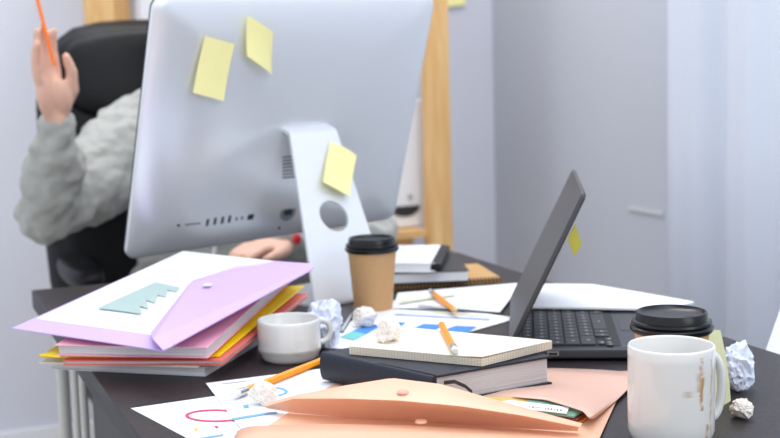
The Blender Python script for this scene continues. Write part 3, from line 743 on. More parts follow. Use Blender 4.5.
# ------------------------------------------------------------------ stack of folders at the left
def pxq(q): return [at(x, y, h) for x, y, h in q]
def flatbook(name, quad, thick, mcov, mpag, label, cat, cov=0.0012, spine=None, over=0.003, parent_label=None, group=None):
    """book/notebook: quad = 4 corners of the top cover (world, around), covers + page block; spine = index of the edge with the spine"""
    c = sum(quad, Vector())/4; n = (quad[1]-quad[0]).cross(quad[3]-quad[0]).normalized()
    if n.z < 0: n = -n
    o = empty(name, c-n*thick, label, cat, group)
    for nm, off in (('front_cover', 0), ('back_cover', thick-cov)):
        bm = bmesh.new(); slab(bm, [p-n*off for p in quad], cov); build(nm, bm, mcov, o, smooth=False, bevel=min(0.0006, cov*0.4))
    bm = bmesh.new(); inn = []
    for i, p in enumerate(quad):
        k_ = over/((p-c).length/1.41)
        inn.append(p.lerp(c, k_)-n*cov)
    slab(bm, inn, thick-2*cov); build('page_block', bm, mpag, o, smooth=False)
    if spine is not None:
        a, b = quad[spine], quad[(spine+1) % 4]
        d = (b-a).normalized(); inw = (c-(a+b)/2); inw = (inw-d*inw.dot(d)-n*inw.dot(n)).normalized()
        bm = bmesh.new(); r = thick/2
        pts = []
        for k_ in range(9):
            an = math.pi/2+math.pi*k_/8; pts.append(inw*(math.cos(an)*r*0.35)+n*(math.sin(an)*r-r))
        pts2 = [q+inw*0.004 for q in (n*(-thick), n*0)]
        prism(bm, [a+q for q in pts+pts2], b-a); build('spine', bm, mcov, o)
    return o
def rect(p0, ang, w, l, h0=None, dz_w=0.0, dz_l=0.0):
    """rectangle from its near-left corner; ang = direction of the near edge, degrees; l runs away from the camera"""
    a = Vector((math.cos(math.radians(ang)), math.sin(math.radians(ang)), 0)); b = Vector((-a.y, a.x, 0))
    return [p0, p0+a*w+Z*dz_w, p0+a*w+b*l+Z*(dz_w+dz_l), p0+b*l+Z*dz_l]
q0 = at(205, 368, 0.011); ang = -14
def rect_r(pr, ang, w, l, dz_l=0, dz_w=0):   # from the near-RIGHT corner
    a = Vector((math.cos(math.radians(ang)), math.sin(math.radians(ang)), 0)); b = Vector((-a.y, a.x, 0))
    return [pr-a*w-Z*dz_w, pr, pr+b*l+Z*dz_l, pr-a*w+b*l+Z*(dz_l-dz_w)]
q = rect_r(at(205, 367, 0.012), -16, 0.205, 0.29)
flatbook('magazine', q, 0.0115, m_lgrey, m_pages, 'pale grey softcover catalogue at the bottom of the folder stack', 'magazine', 0.0008)
q = rect_r(at(198, 366, 0.0145), -12, 0.20, 0.285)
bm = bmesh.new(); slab(bm, q, 0.0022); o = build('paper_folder', bm, m_beige, smooth=False); tag(o, 'thin beige folder on the grey catalogue in the stack', 'folder')
q = [at(62, 361, 0.0205), at(222, 360.5, 0.0205), at(308, 293, 0.052), at(150, 283, 0.052)]
q[3] = q[0]+(q[2]-q[1])
flatbook('coral_notebook', q, 0.0062, m_coral, m_pages, 'coral notebook under the yellow folder in the stack', 'notebook', 0.0012)
q = [at(40, 356, 0.0235), at(219, 355.5, 0.0245), at(304, 285.5, 0.062), at(140, 280, 0.060)]
q[3] = q[0]+(q[2]-q[1])
bm = bmesh.new(); slab(bm, q, 0.0022, nu=6, nv=6); 
prism(bm, [at(38, 355.5, 0.026), at(57, 351, 0.0275), at(60, 358, 0.0262)], Z*0.001)
o = build('document_folder', bm, m_yellow, smooth=False, bevel=0.0006); tag(o, 'bright yellow plastic folder between the pink notebook and the coral one', 'folder')
q = [at(55, 345, 0.040), at(207, 347.5, 0.040), at(264, 296, 0.066), at(150, 272, 0.075)]
q[2] = q[1]+(q[2]-q[1]).normalized()*0.29; q[3] = q[0]+(q[2]-q[1])
flatbook('pink_notebook', q, 0.0135, m_pink, m_pages, 'pink notebook with thick pages under the purple envelope', 'notebook', 0.0012)
# purple envelope
pe = empty('plastic_envelope', at(150, 310, 0.055), 'translucent purple plastic document envelope on top of the folder stack', 'envelope')
PB = [at(12, 328, 0.053), at(163, 350.5, 0.0435), at(312, 267, 0.090), at(184, 251, 0.088)]
bm = bmesh.new(); slab(bm, PB, 0.0012, nu=8, nv=8, f=lambda u, v: Z*0.003*math.sin(math.pi*u)*math.sin(math.pi*v)); build('envelope_back', bm, m_purple, pe)
PP = [at(37, 318.5, 0.0575), at(151, 334.5, 0.0515), at(292, 263, 0.095), at(183, 251, 0.093)]
bm = bmesh.new(); slab(bm, PP, 0.0012, nu=8, nv=8, f=lambda u, v: Z*0.002*math.sin(math.pi*u)*math.sin(math.pi*v))
pn = (PP[1]-PP[0]).cross(PP[2]-PP[0]).normalized(); pn = pn if pn.z > 0 else -pn
def sheet_at(P_, x, y, lift=0.0005):
    """point of the bilinear sheet P_ under the picture point"""
    u = v = 0.5; d = ray(x, y)
    bu = bv = 0
    nn_ = (P_[1]-P_[0]).cross(P_[3]-P_[0]).normalized(); p0 = P_[0]
    q_ = CAM+d*((p0-CAM).dot(nn_)/d.dot(nn_))
    for _ in range(8):
        # solve for uv of q_ in the horizontal projection
        for __ in range(6):
            s_ = P_[0]*(1-u)*(1-v)+P_[1]*u*(1-v)+P_[2]*u*v+P_[3]*(1-u)*v
            du = (P_[1]-P_[0])*(1-v)+(P_[2]-P_[3])*v; dv_ = (P_[3]-P_[0])*(1-u)+(P_[2]-P_[1])*u
            e = q_-s_; det = du.x*dv_.y-du.y*dv_.x
            u += (e.x*dv_.y-e.y*dv_.x)/det; v += (du.x*e.y-du.y*e.x)/det
        s_ = P_[0]*(1-u)*(1-v)+P_[1]*u*(1-v)+P_[2]*u*v+P_[3]*(1-u)*v
        z = s_.z+lift
        q_ = CAM+d*((z-CAM.z)/d.z)
    return q_
def bump_lift(x): return x
tr = [(97, 308), (155, 282), (180, 287), (176, 292), (168, 290), (166, 297), (158, 295), (155, 303), (146, 300), (149, 309), (140, 306), (142, 314), (128, 312)]
poly(bm, [sheet_at(PP, x, y, 0.0032) for x, y in tr], 1)
for yy in (262, 266, 270, 274):
    poly(bm, [sheet_at(PP, x, y, 0.0030) for x, y in ((172-(yy-262)*1.2, yy), (205-(yy-262)*1.2, yy+4), (205-(yy-262)*1.2, yy+4.6), (172-(yy-262)*1.2, yy+.6))], 2)
o = build('printed_sheet', bm, [m_paper, m_prngreen, mat('print_faint', rgb(224, 226, 234), 0.8)]); tag(o, 'white printed sheet with a grey green picture, tucked in the purple envelope', 'paper')
fl = [at(151, 333.5, 0.0545), at(153, 340, 0.0540), at(163, 351, 0.0475), at(168, 349, 0.0485), at(311, 271, 0.0935), at(314, 267.5, 0.0955), at(310, 264.5, 0.0965), at(276, 262, 0.0985), at(235, 267, 0.0960), at(193, 281, 0.0850), at(188, 286, 0.083)]
bm = bmesh.new(); prism(bm, fl, Z*0.0014); build('envelope_flap', bm, m_purple, pe, smooth=False)
bm = bmesh.new(); sc = at(207.5, 285.5, 0.0845); lathe(bm, sc+Z*0.0, [(0, 0.0022), (0.005, 0.0020), (0.006, 0.0005), (0.006, -0.0)], 24); build('snap_button', bm, m_white, pe)

# ------------------------------------------------------------------ ceramics
def mug(base, R, Hh, label, m_, ha, hs=1.0, foot_r=0.86, wall=0.0035, hh=0.7, hx=0.030, hoff=0.5, round_b=0.008):
    o = empty('coffee_mug', base, label, 'mug')
    bm = bmesh.new()
    pr = [(0, 0.0015), (R*foot_r*0.8, 0.0015), (R*foot_r*0.86, 0), (R*foot_r, 0.0), (R-round_b*.35, round_b*.45), (R, round_b*1.6)]
    pr += [(R, Hh*k_/8) for k_ in range(2, 8)]+[(R, Hh-0.002), (R-0.0008, Hh-0.0003), (R-wall/2, Hh), (R-wall+0.0006, Hh-0.0005), (R-wall, Hh-0.002), (R-wall, round_b+0.006), (R-wall-0.01, 0.006), (0, 0.005)]
    lathe(bm, base, pr, 72); bd = build('body', bm, m_, o, angle=50)
    d = Vector((math.cos(math.radians(ha)), math.sin(math.radians(ha)), 0)); side = d.cross(Z)
    bm = bmesh.new(); pts = []
    for k_ in range(17):
        a = math.radians(-90+180*k_/16)
        rr = Hh*hh/2
        pts.append(base+Z*(Hh*hoff+rr*math.sin(a)*(1.0))+d*(R-0.003+hx*math.cos(a)**0.7 if math.cos(a) > 0 else R-0.003))
    tube(bm, pts, 0.0052*hs, 14, flat=(d, 0.75)); build('handle', bm, m_, o, angle=80)
    return o
mb = at(671, 438.5)
mug(mb, 0.0405, 0.0915, 'white ceramic mug with brown coffee runs at the front right', m_mug, 12, 1.0, hh=0.66, hx=0.014, hoff=0.52, round_b=0.007)
# keep the mug's own origin for the stain texture
mb2 = at(290, 359)
mug(mb2, 0.0386, 0.0510, 'small low white mug standing beside the folder stack', m_cera, 22, 0.8, hh=0.55, hx=0.018, hoff=0.6, round_b=0.010, foot_r=0.80)
def paper_cup(base, k_, label, hk=1.0, lk=0.85):
    o = empty('paper_cup', base, label, 'cup')
    bm = bmesh.new(); R1, R0, H0 = 0.0352*k_, 0.0275*k_, 0.089*k_*hk
    lathe(bm, base, [(0, 0.004), (R0-0.001, 0.004), (R0-0.0005, 0), (R0, 0), (R0+(R1-R0)*.33, H0*.33), (R0+(R1-R0)*.66, H0*.66), (R1, H0), (R1-0.001, H0), (0, H0)], 64); build('cup_body', bm, m_kraft, o, angle=40)
    bm = bmesh.new(); b = base+Z*H0
    lathe(bm, b, [(r_, h_*lk) for r_, h_ in [(R1-.001, -0.004*k_), (0.0375*k_, -0.004*k_), (0.0392*k_, -0.001*k_), (0.0392*k_, 0.002*k_), (0.0375*k_, 0.0035*k_), (0.0365*k_, 0.0045*k_), (0.0380*k_, 0.0065*k_), (0.0372*k_, 0.009*k_), (0.0345*k_, 0.0100*k_), (0.0333*k_, 0.0185*k_), (0.0325*k_, 0.0195*k_), (0.031*k_, 0.0195*k_), (0.0298*k_, 0.0175*k_), (0.028*k_, 0.0155*k_), (0.012*k_, 0.0145*k_), (0, 0.0142*k_)]], 64)
    ld = build('lid', bm, m_lid, o, angle=40)
    bm = bmesh.new(); sp_ = b+Z*0.0160*k_*lk+Vector((0.012, -0.020, 0))*k_; ellipsoid(bm, sp_, Vector((1, 0.3, 0)), Vector((-0.3, 1, 0)), Z, (0.010*k_, 0.003*k_, 0.0022*k_), 14); build('sip_opening', bm, m_dark, ld)
    return o
paper_cup(at(373.5, 309), 1.0, 'brown paper coffee cup with a black lid beside the computer stand', 1.0)
cb = Vector((mb.x+0.0035, mb.y+0.0405+0.0300+0.006, TZ))
cb = at(671.5, 417)
cb = mb+(cb-mb).normalized()*0.0835
paper_cup(cb, 1.055, 'brown paper coffee cup with a black lid right behind the stained mug', 0.955, 0.80)
# note hanging on that cup
P_ = [atd(706, 330, 1.293), atd(720.5, 330, 1.325), atd(731, 406, 1.318), atd(714.5, 409, 1.285)]
bm = bmesh.new(); slab(bm, P_, 0.0005, nu=4, nv=6, f=lambda u, v: Vector((0.002*math.sin(math.pi*v), 0, 0))); o = build('sticky_note', bm, m_sticky2); tag(o, 'pale green yellow sticky note leaning upright beside the stained mug', 'sticky note')

# ------------------------------------------------------------------ laptop
Hn = at(512.5, 362, 0.0); la = Vector((math.cos(math.radians(-6)), math.sin(math.radians(-6)), 0)); lw = Vector((-la.y, la.x, 0))
LD, LW, LT = 0.215, 0.305, 0.0155
lp = empty('laptop', Hn+la*LD/2+lw*LW/2, 'dark grey laptop seen from its side, lid leaning over the keyboard', 'laptop')
bm = bmesh.new(); box(bm, Hn+la*LD/2+lw*LW/2+Z*(LT/2+0.002), la, lw, Z, LD, LW, LT-0.003); build('base', bm, m_lapt, lp, smooth=False, bevel=0.003, seg=3)
dt = LT+0.0006
bm = bmesh.new(); box(bm, Hn+la*LD/2+lw*LW/2+Z*dt, la, lw, Z, LD-0.008, LW-0.008, 0.0006); build('deck', bm, m_laptd, lp, smooth=False)
def lpt(a, w, z): return Hn+la*a+lw*w+Z*z
# keyboard: rows run along lw; a = distance from the hinge; near (right) side at w small
bm = bmesh.new(); box(bm, lpt(0.070, LW/2+0.0, dt+0.0006), la, lw, Z, 0.118, LW-0.022, 0.0006); kb = build('keyboard_tray', bm, mat('tray_dark', rgb(30, 31, 34), 0.6), lp, smooth=False)
keys = []
rowdef = [(0.018, 0.011, [0.0175]*14), (0.035, 0.0165, [0.030]+[0.0175]*12+[0.017]), (0.0535, 0.0165, [0.021]+[0.0175]*12+[0.026]), (0.072, 0.0165, [0.036]+[0.0175]*11+[0.031]), (0.0905, 0.0165, [0.046]+[0.0175]*10+[0.038])]
for a_, ln_, ws in rowdef:
    w = 0.013; tot = sum(ws); sc_ = (LW-0.028)/(tot+0.002*len(ws))
    for x in ws: keys.append((a_, w+x*sc_/2, ln_, x*sc_)); w += (x+0.002)*sc_
for a_, w_, ln_, wd in ((0.104, 0.022, 0.0075, 0.0165), (0.113, 0.022, 0.0075, 0.0165), (0.1135, 0.041, 0.0075, 0.0165), (0.1135, 0.0, 0, 0)): 
    if ln_: keys.append((a_+0.002, w_, ln_, wd))
keys.append((0.1155, 0.0035+0.008, 0.0075, 0.010))
w = 0.056
for x in (0.017, 0.017, 0.095, 0.017, 0.017, 0.017, 0.017): keys.append((0.109, w+x/2, 0.0165, x)); w += x+0.003
for a_, w_, ln_, wd in keys:
    bm = bmesh.new(); c_ = lpt(a_, w_, dt+0.0018)
    box(bm, c_, la, lw, Z, ln_, wd, 0.0018)
    if wd < 0.03 or True: box(bm, c_+Z*0.00095+la*0.001-lw*0.0, la, lw, Z, min(0.0035, ln_*.4), 0.0035, 0.0001, 1)
    build('key', bm, [m_key, m_keyl], kb, smooth=False, bevel=0.0004, seg=1)
bm = bmesh.new(); box(bm, lpt(0.170, LW/2, dt+0.0005), la, lw, Z, 0.07, 0.11, 0.0004); build('touchpad', bm, m_lapt, lp, smooth=False)
bm = bmesh.new(); box(bm, lpt(0.048, -0.0002, 0.010), la, lw, Z, 0.014, 0.0012, 0.0052); pt_ = build('usb_port', bm, m_silver, lp, smooth=False)
bm = bmesh.new(); box(bm, lpt(0.048, -0.0010, 0.010), la, lw, Z, 0.010, 0.0008, 0.0030); build('opening', bm, m_dark, pt_, smooth=False)
bm = bmesh.new(); box(bm, lpt(0.030, -0.0002, 0.010), la, lw, Z, 0.008, 0.0012, 0.003); build('side_port', bm, m_dark, lp, smooth=False)
la_ang = math.radians(64); ld = la*math.cos(la_ang)+Z*math.sin(la_ang); ln0 = (-la*math.sin(la_ang)+Z*math.cos(la_ang))     # outer side of the lid
LH = 0.203
bm = bmesh.new(); prism(bm, [lpt(0.0, 0, LT+0.001)+lw*(LW/2+x)+ld*(LH/2+y) for x, y in rrect(LW, LH, 0.006, 4)], ln0*0.006); build('lid', bm, m_lapt, lp, bevel=0.0015)
bm = bmesh.new(); prism(bm, [lpt(0.0, 0, LT+0.001)+lw*(LW/2+x)+ld*(LH/2+0.004+y)-ln0*0.0002 for x, y in rrect(LW-0.014, LH-0.018, 0.003, 2)], -ln0*0.0008); build('screen', bm, m_screen, lp, smooth=False)
bm = bmesh.new(); tube(bm, [lpt(0.001, 0.03, LT+0.003), lpt(0.001, LW-0.03, LT+0.003)], 0.0045, 12); build('hinge', bm, m_dark, lp)
p0 = lpt(0, 0.02, LT)-ln0*0.0015
sq = [(574, 224), (582, 246), (572.5, 251), (566, 238)]
P_ = [lpt(0, w_, LT)+ld*l_-ln0*0.002+v_ for w_, l_, v_ in ((0.012, 0.166, Vector()), (0.012, 0.146, Vector()), (0.016, 0.146, -Z*0.022+la*0.008), (0.012, 0.166, -Z*0.024+la*0.008))]
bm = bmesh.new(); slab(bm, P_, 0.0005, nu=4, nv=8, f=lambda u, v: -ln0*.001); o = build('sticky_note', bm, mat('mustard_sticky', rgb(196, 190, 84), 0.8)); tag(o, 'small mustard yellow sticky note peeling off the laptop screen', 'sticky note')

# ------------------------------------------------------------------ papers at the back and on the right
def paper(px, label, prints=(), mats=(), bump=None, m_=m_paper, nu=6, nv=6, th=0.0006, cat='paper', name='paper_sheet', lift=0.0006, group=None):
    P_ = [at(x, y, h) for x, y, h in px] if not isinstance(px[0], Vector) else px
    bm = bmesh.new(); slab(bm, P_, th, nu=nu, nv=nv, f=bump)
    for mi, pts in prints: poly(bm, [sheet_at(P_, x, y, lift) for x, y in pts], mi)
    o = build(name, bm, [m_]+list(mats), angle=60); tag(o, label, cat, group); return o
def rectw(c, ang, w, l, z, angl=None):
    a = Vector((math.cos(math.radians(ang)), math.sin(math.radians(ang)), 0)); b = Vector((a.y, -a.x, 0))
    if angl is not None: b = Vector((math.cos(math.radians(angl)), math.sin(math.radians(angl)), 0)); c = Vector((c.x, c.y, TZ+z))
    return [c, c+a*w, c+a*w+b*l, c+b*l]           # c = far left corner, l towards the camera
# front left sheets
S1 = rectw(at(131, 409), 26, 0.21, 0.297, 0.0009, -56)
def ringpoly(cx, cy, rx, ry, w, k=28, a0=0, a1=360):
    out = []
    for i in range(k):
        a, b = math.radians(a0+(a1-a0)*i/k), math.radians(a0+(a1-a0)*(i+1)/k)
        out.append([(cx+rx*math.cos(a), cy+ry*math.sin(a)), (cx+rx*math.cos(b), cy+ry*math.sin(b)), (cx+(rx-w)*math.cos(b), cy+(ry-w*.42)*math.sin(b)), (cx+(rx-w)*math.cos(a), cy+(ry-w*.42)*math.sin(a))])
    return out
pr = [(1, q_) for q_ in ringpoly(215, 415.5, 30, 6.3, 3.6)]
pr += [(2, [(194, 438.5), (223, 434), (223.5, 435.4), (195, 440)]), (4, [(194, 428), (197, 427.6), (198, 430.6), (195, 431)]), (1, [(214, 426), (217, 425.6), (219, 427.6), (216, 428)])]
for i in range(3): pr.append((3, [(199, 426.5+i*1.6), (211, 424.6+i*1.6), (211, 425.0+i*1.6), (199, 426.9+i*1.6)]))
paper(S1, 'white printed page with a red ring chart at the front left', pr, [m_prnred, m_lblue, m_prngrey, m_prnor], nu=2, nv=2)
S2 = rectw(at(206, 385), 23, 0.21, 0.297, 0.0022, -72)
pr = [(1, q_) for q_ in ringpoly(268, 391.5, 20, 5.2, 3.2, a0=-120, a1=60)]
pr += [(1, [(232, 418.0), (262, 413.2), (277, 411.6), (277, 413.4), (262, 415.2), (232, 420.2)]), (1, [(243, 405), (248, 404.4), (249, 407.4), (244, 408)])]
pr += [(2, [(222, 383.3+0, ), (248, 380.2), (248, 381), (222, 384.1)])]
for i in range(4): pr.append((3, [(234, 424+i*2.6), (252, 421.2+i*2.6), (252, 421.6+i*2.6), (234, 424.4+i*2.6)]))
for i in range(3): pr.append((3, [(222, 392+i*4.2), (231, 391+i*4.2), (231, 391.4+i*4.2), (222, 392.4+i*4.2)]))
paper(S2, 'white printed page with a blue ring chart, under the crumpled ball and long pencil', pr, [m_lblue, m_prngrey, m_prngrey], nu=2, nv=2)
# pages around the back cup
paper([(300, 346, 0.0012), (398, 352, 0.0012), (518, 318, 0.0012), (395, 300, 0.0012)], 'white page with blue and teal bar chart in front of the back cup',
      [(1, [(398, 334.5), (424, 323.6), (444, 324.8), (421, 337.5)]), (1, [(440, 331), (456, 325.5), (477, 326.6), (462, 335)]), (1, [(376, 329), (392, 321.5), (406, 322.5), (392, 332)]), (1, [(352, 331), (368, 324), (382, 325), (366, 334)]),
       (2, [(388, 338.5), (398, 334.5), (421, 337.5), (413, 342)]), (2, [(340, 337), (352, 331), (366, 334), (354, 340)]), (3, [(395, 313.4), (490, 318.4), (489, 320.0), (395, 314.8)]), (4, [(430, 313), (480, 316), (482, 314.6), (436, 311.6)])],
      [m_blue, m_teal, mat('print_periwinkle', rgb(170, 190, 232), 0.7), mat('print_pale_yellow', rgb(240, 238, 206), 0.7)], nu=2, nv=2, lift=0.0008)
paper([(392, 308, 0.003), (500, 312, 0.004), (521, 284, 0.010), (398, 294, 0.004)], 'white page with pale green line under the back pencil',
      [(1, [(400, 300.5), (455, 293.6), (455, 295.2), (400, 302.4)]), (2, [(418, 304.2), (468, 308.6), (468, 309.8), (418, 305.8)])], [m_prnlime, m_prngrey], bump=lambda u, v: Z*(0.003*math.sin(u*3.1)*(1-v)+0.002*v*v), lift=0.0045, th=0.0012)
bm = bmesh.new(); prism(bm, pxq([(530, 306.5, 0.024), (664, 309, 0.022), (694, 301.5, 0.023), (640, 292, 0.028), (592, 284, 0.033), (545, 283.5, 0.034)]), -Z*0.0025)
o = build('paper_sheet', bm, m_paper, smooth=False); tag(o, 'stack of white pages lying across the far side of the laptop', 'paper')
# spiral notebook and two books behind
kq = [at(360, 286.5, 0.009), at(502, 278, 0.009), at(469, 262, 0.009)]
a_ = (kq[1]-kq[0]).normalized(); b_ = Vector((-a_.y, a_.x, 0)); kq = [kq[1]-a_*0.21, kq[1], kq[1]+b_*0.15, kq[1]-a_*0.21+b_*0.15]
kn_ = flatbook('spiral_notebook', kq, 0.0088, m_kraft2, mat('kraft_pages', rgb(190, 160, 120), 0.8), 'brown kraft spiral notebook under the two books at the back', 'notebook', 0.0012, over=0.004)
for i in range(34):
    c_ = kq[0].lerp(kq[1], (i+0.5)/34)-Z*0.0044; bm = bmesh.new()
    tube(bm, [c_+b_*(0.0055*math.cos(t_)+0.001)+Z*0.0066*math.sin(t_) for t_ in [2*math.pi*j/12 for j in range(12)]], 0.0011, 6); build('coil_ring', bm, m_coil, kn_)
lq1 = at(469, 270, 0.028); ang_ = 12
flatbook('black_book', rect_r(lq1, 4, 0.145, 0.205), 0.0185, m_blackcov, m_paper, 'thick black-covered book lying on the kraft spiral notebook', 'book', 0.0018, over=0.002)
uq1 = at(435, 263, 0.043)
uq = rect_r(uq1, -7, 0.085, 0.19)
ub = flatbook('white_notebook', uq, 0.0145, m_paper, m_paper, 'white notebook with a black spine on top of the black book', 'notebook', 0.0012, over=0.001)
bm = bmesh.new(); a2 = (uq[1]-uq[0]).normalized(); b2 = (uq[2]-uq[1]).normalized()
slab(bm, [uq[1]-a2*0.006+Z*0.0012, uq[1]+a2*0.010-Z*0.002, uq[2]+a2*0.010-Z*0.002, uq[2]-a2*0.006+Z*0.0012], 0.0125); build('binding', bm, m_blackpl, ub, smooth=False, bevel=0.002, label='black binding strip')
# small black notebook beside the stand
flatbook('pocket_notebook', [at(318, 322, 0.012), at(343, 325, 0.012), at(353, 309, 0.012), at(331, 305, 0.012)], 0.0112, m_blackcov, m_paper, 'small black pocket notebook between white paper ball and back cup', 'notebook', 0.0014)

# ------------------------------------------------------------------ peach envelope and what is in it
ev = empty('plastic_envelope', at(420, 410), 'translucent peach plastic document envelope lying open at the front', 'envelope')
S0 = [at(258, 432, 0.0030), at(594, 450, 0.0030), at(630, 371, 0.0030), at(352, 372, 0.0030)]
bm = bmesh.new(); slab(bm, S0, 0.0006, nu=4, nv=4); build('envelope_back', bm, m_peach, ev)
# flap: standing front face, rounded top falling away to the back
def lerp_poly(pts, u):
    L_s = [0]
    for a, b in zip(pts, pts[1:]): L_s.append(L_s[-1]+(b-a).length)
    t = u*L_s[-1]
    for i in range(len(pts)-1):
        if t <= L_s[i+1] or i == len(pts)-2:
            return pts[i].lerp(pts[i+1], (t-L_s[i])/max(1e-9, L_s[i+1]-L_s[i]))
low = [at(266, 408, 0.006), at(294, 412.5, 0.0040), at(345, 417, 0.0034), at(400, 420, 0.0034), at(460, 423.5, 0.0034), at(520, 428, 0.0036), at(578, 431, 0.005)]
upp = [at(264, 406.5, 0.010), at(294, 398.5, 0.024), at(345, 398.5, 0.032), at(400, 400.5, 0.035), at(460, 406, 0.033), at(520, 415, 0.025), at(580, 427, 0.012)]
bak = [at(274, 402.5, 0.011), at(300, 395, 0.024), at(345, 386, 0.037), at(392, 378.5, 0.043), at(440, 384.5, 0.041), at(500, 401.5, 0.029), at(584, 424.5, 0.013)]
nu_ = 48; bm = bmesh.new(); grid = []
for j in range(7):
    row = []
    for i in range(nu_+1):
        u = i/nu_; l_, m__, k_ = lerp_poly(low, u), lerp_poly(upp, u), lerp_poly(bak, u)
        if j <= 3: p = l_.lerp(m__, j/3); p = p - B*0.0*(1)+Vector((0, 0.004*math.sin(math.pi*j/3), 0))
        else: p = m__.lerp(k_, (j-3)/3)+Z*0.0015*math.sin(math.pi*(j-3)/3)
        row.append(bm.verts.new(p))
    grid.append(row)
for j in range(6):
    for i in range(nu_): bm.faces.new((grid[j][i], grid[j][i+1], grid[j+1][i+1], grid[j+1][i]))
fo = build('envelope_flap', bm, m_peach, ev, angle=50); so = fo.modifiers.new('s', 'SOLIDIFY'); so.thickness = 0.0006; so.offset = 1; so.use_rim = False
c_ = at(403, 392, 0.0395)
bm = bmesh.new(); lathe(bm, c_, [(0, 0.0016), (0.0050, 0.0013), (0.0060, 0.0), (0.006, -0.001)], 24, axis=(Z-Vector((0, 0.0, 0))).normalized()); build('snap_button', bm, m_peacho, ev)
# front panel, nearest the camera
frt = [at(262, 425.5, 0.010), at(330, 424, 0.013), at(400, 425, 0.013), at(470, 428.5, 0.011), at(530, 433, 0.008), at(585, 440, 0.006)]
bm = bmesh.new(); grid = []
c0 = at(240, 428, 0.007)
topc_ = [at(234, 437, 0.005), at(238, 430, 0.007), at(247, 426.5, 0.009)]+frt
for j in range(8):
    row = []; t = j/7
    for i in range(nu_+1):
        u = i/nu_; p = lerp_poly(topc_, u).copy(); z0 = p.z
        p = p+B*0.20*t-A*0.0*t; p.z = z0*(1-t)+(TZ+0.004)*t+0.003*math.sin(math.pi*t)
        row.append(bm.verts.new(p))
    grid.append(row)
for j in range(7):
    for i in range(nu_): bm.faces.new((grid[j][i], grid[j][i+1], grid[j+1][i+1], grid[j+1][i]))
fo = build('envelope_front', bm, m_peach, ev, angle=50); so = fo.modifiers.new('s', 'SOLIDIFY'); so.thickness = 0.0008
c_ = at(421, 421.5, 0.014)
bm = bmesh.new(); lathe(bm, c_, [(0, 0.0016), (0.0050, 0.0013), (0.0060, 0.0), (0.006, -0.001)], 24); build('snap_button', bm, m_peach, ev)
# upper right panel of the envelope
nearc = [at(478, 396.5, 0.0055), at(515, 396.8, 0.0135), at(546, 399.5, 0.0150), at(568, 406.0, 0.0165), at(583, 411, 0.0170), at(590, 418.5, 0.0150), at(594, 419, 0.008)]
farc = [at(478, 380, 0.0042), at(500, 372, 0.0042), at(530, 368, 0.0042), at(560, 368, 0.0042), at(600, 369.5, 0.0042), at(630, 372, 0.0042), at(631, 386, 0.0042)]
bm = bmesh.new(); grid = []
for j in range(9):
    t = j/8; row = []
    for i in range(31):
        u = i/30; a_, b_ = lerp_poly(nearc, u), lerp_poly(farc, u)
        p = a_.lerp(b_, t); p.z = a_.z+(b_.z-a_.z)*min(1, t*1.6)**0.8
        row.append(bm.verts.new(p))
    grid.append(row)
for j in range(8):
    for i in range(30): bm.faces.new((grid[j][i], grid[j][i+1], grid[j+1][i+1], grid[j+1][i]))
fo = build('envelope_side_panel', bm, m_peachd, ev, angle=60); so = fo.modifiers.new('s', 'SOLIDIFY'); so.thickness = 0.0006
# booklets inside
cr_ = at(579, 425, 0.004)
def booklet(z, dx, dy, m_, label, w=0.065, l=0.045, th=0.0028):
    p = Vector((cr_.x+dx, cr_.y+dy, TZ+z+th)); 
    a = Vector((math.cos(math.radians(-34)), math.sin(math.radians(-34)), 0)); b = Vector((math.cos(math.radians(60)), math.sin(math.radians(60)), 0))
    q = [p-a*w, p, p+b*l, p-a*w+b*l]; bm = bmesh.new(); slab(bm, q, th*0.9)
    o = build('booklet', bm, m_, smooth=False, bevel=0.0008); tag(o, label, 'booklet'); return o
booklet(0.0032, 0.0, 0.0, m_orcov, 'orange booklet, lowest of the small stack in the peach envelope')
booklet(0.0062, -0.001, 0.002, m_brcov, 'dark red booklet in the middle of the small stack')
booklet(0.0092, -0.004, 0.004, m_gcov, 'green and blue booklet on top of the small stack')
paper([(485, 404, 0.0135), (566.5, 413.5, 0.0135), (569.5, 407, 0.0135), (510, 400, 0.0135)], 'white card with black writing on the small booklets', [(1, [(529+i*3.1+(i*7%3)*.5, 406.0+i*0.33), (530.2+i*3.1+(i*5%3)*.4, 406.1+i*0.33), (530.0+i*3.1, 407.0+i*.33+(i*3%4)*.25), (529.0+i*3.1, 406.9+i*.33+(i*3%4)*.25)]) for i in range(11) if i != 4], [m_prnblk], nu=1, nv=1, cat='card', name='paper_card')
bm = bmesh.new(); slab(bm, pxq([(482, 402, 0.0105), (554, 402.5, 0.0105), (549, 396.8, 0.0125), (482, 396.5, 0.0125)]), 0.0015); o = build('gold_folder', bm, m_olive, smooth=False); tag(o, 'narrow strip of an olive gold folder inside the peach envelope', 'folder')
# white slip showing left of the flap
paper([(277, 398.5, 0.005), (323, 400, 0.005), (332, 393.8, 0.006), (284, 394.8, 0.0055)], 'white slip of paper poking out beside the crumpled ball', nu=1, nv=1, name='paper_slip')

# ------------------------------------------------------------------ navy book and notepad
bt = 0.037
a0, b0, c0_ = at(323, 351.5, bt), at(434, 376, bt), at(552, 355.5, bt)
bq = [a0, b0, c0_, a0+(c0_-b0)]
nb = flatbook('hardcover_book', bq, 0.0325, m_navy, m_pages, 'thick navy hardcover book lying on the peach envelope', 'book', 0.0028, spine=0, over=0.004)
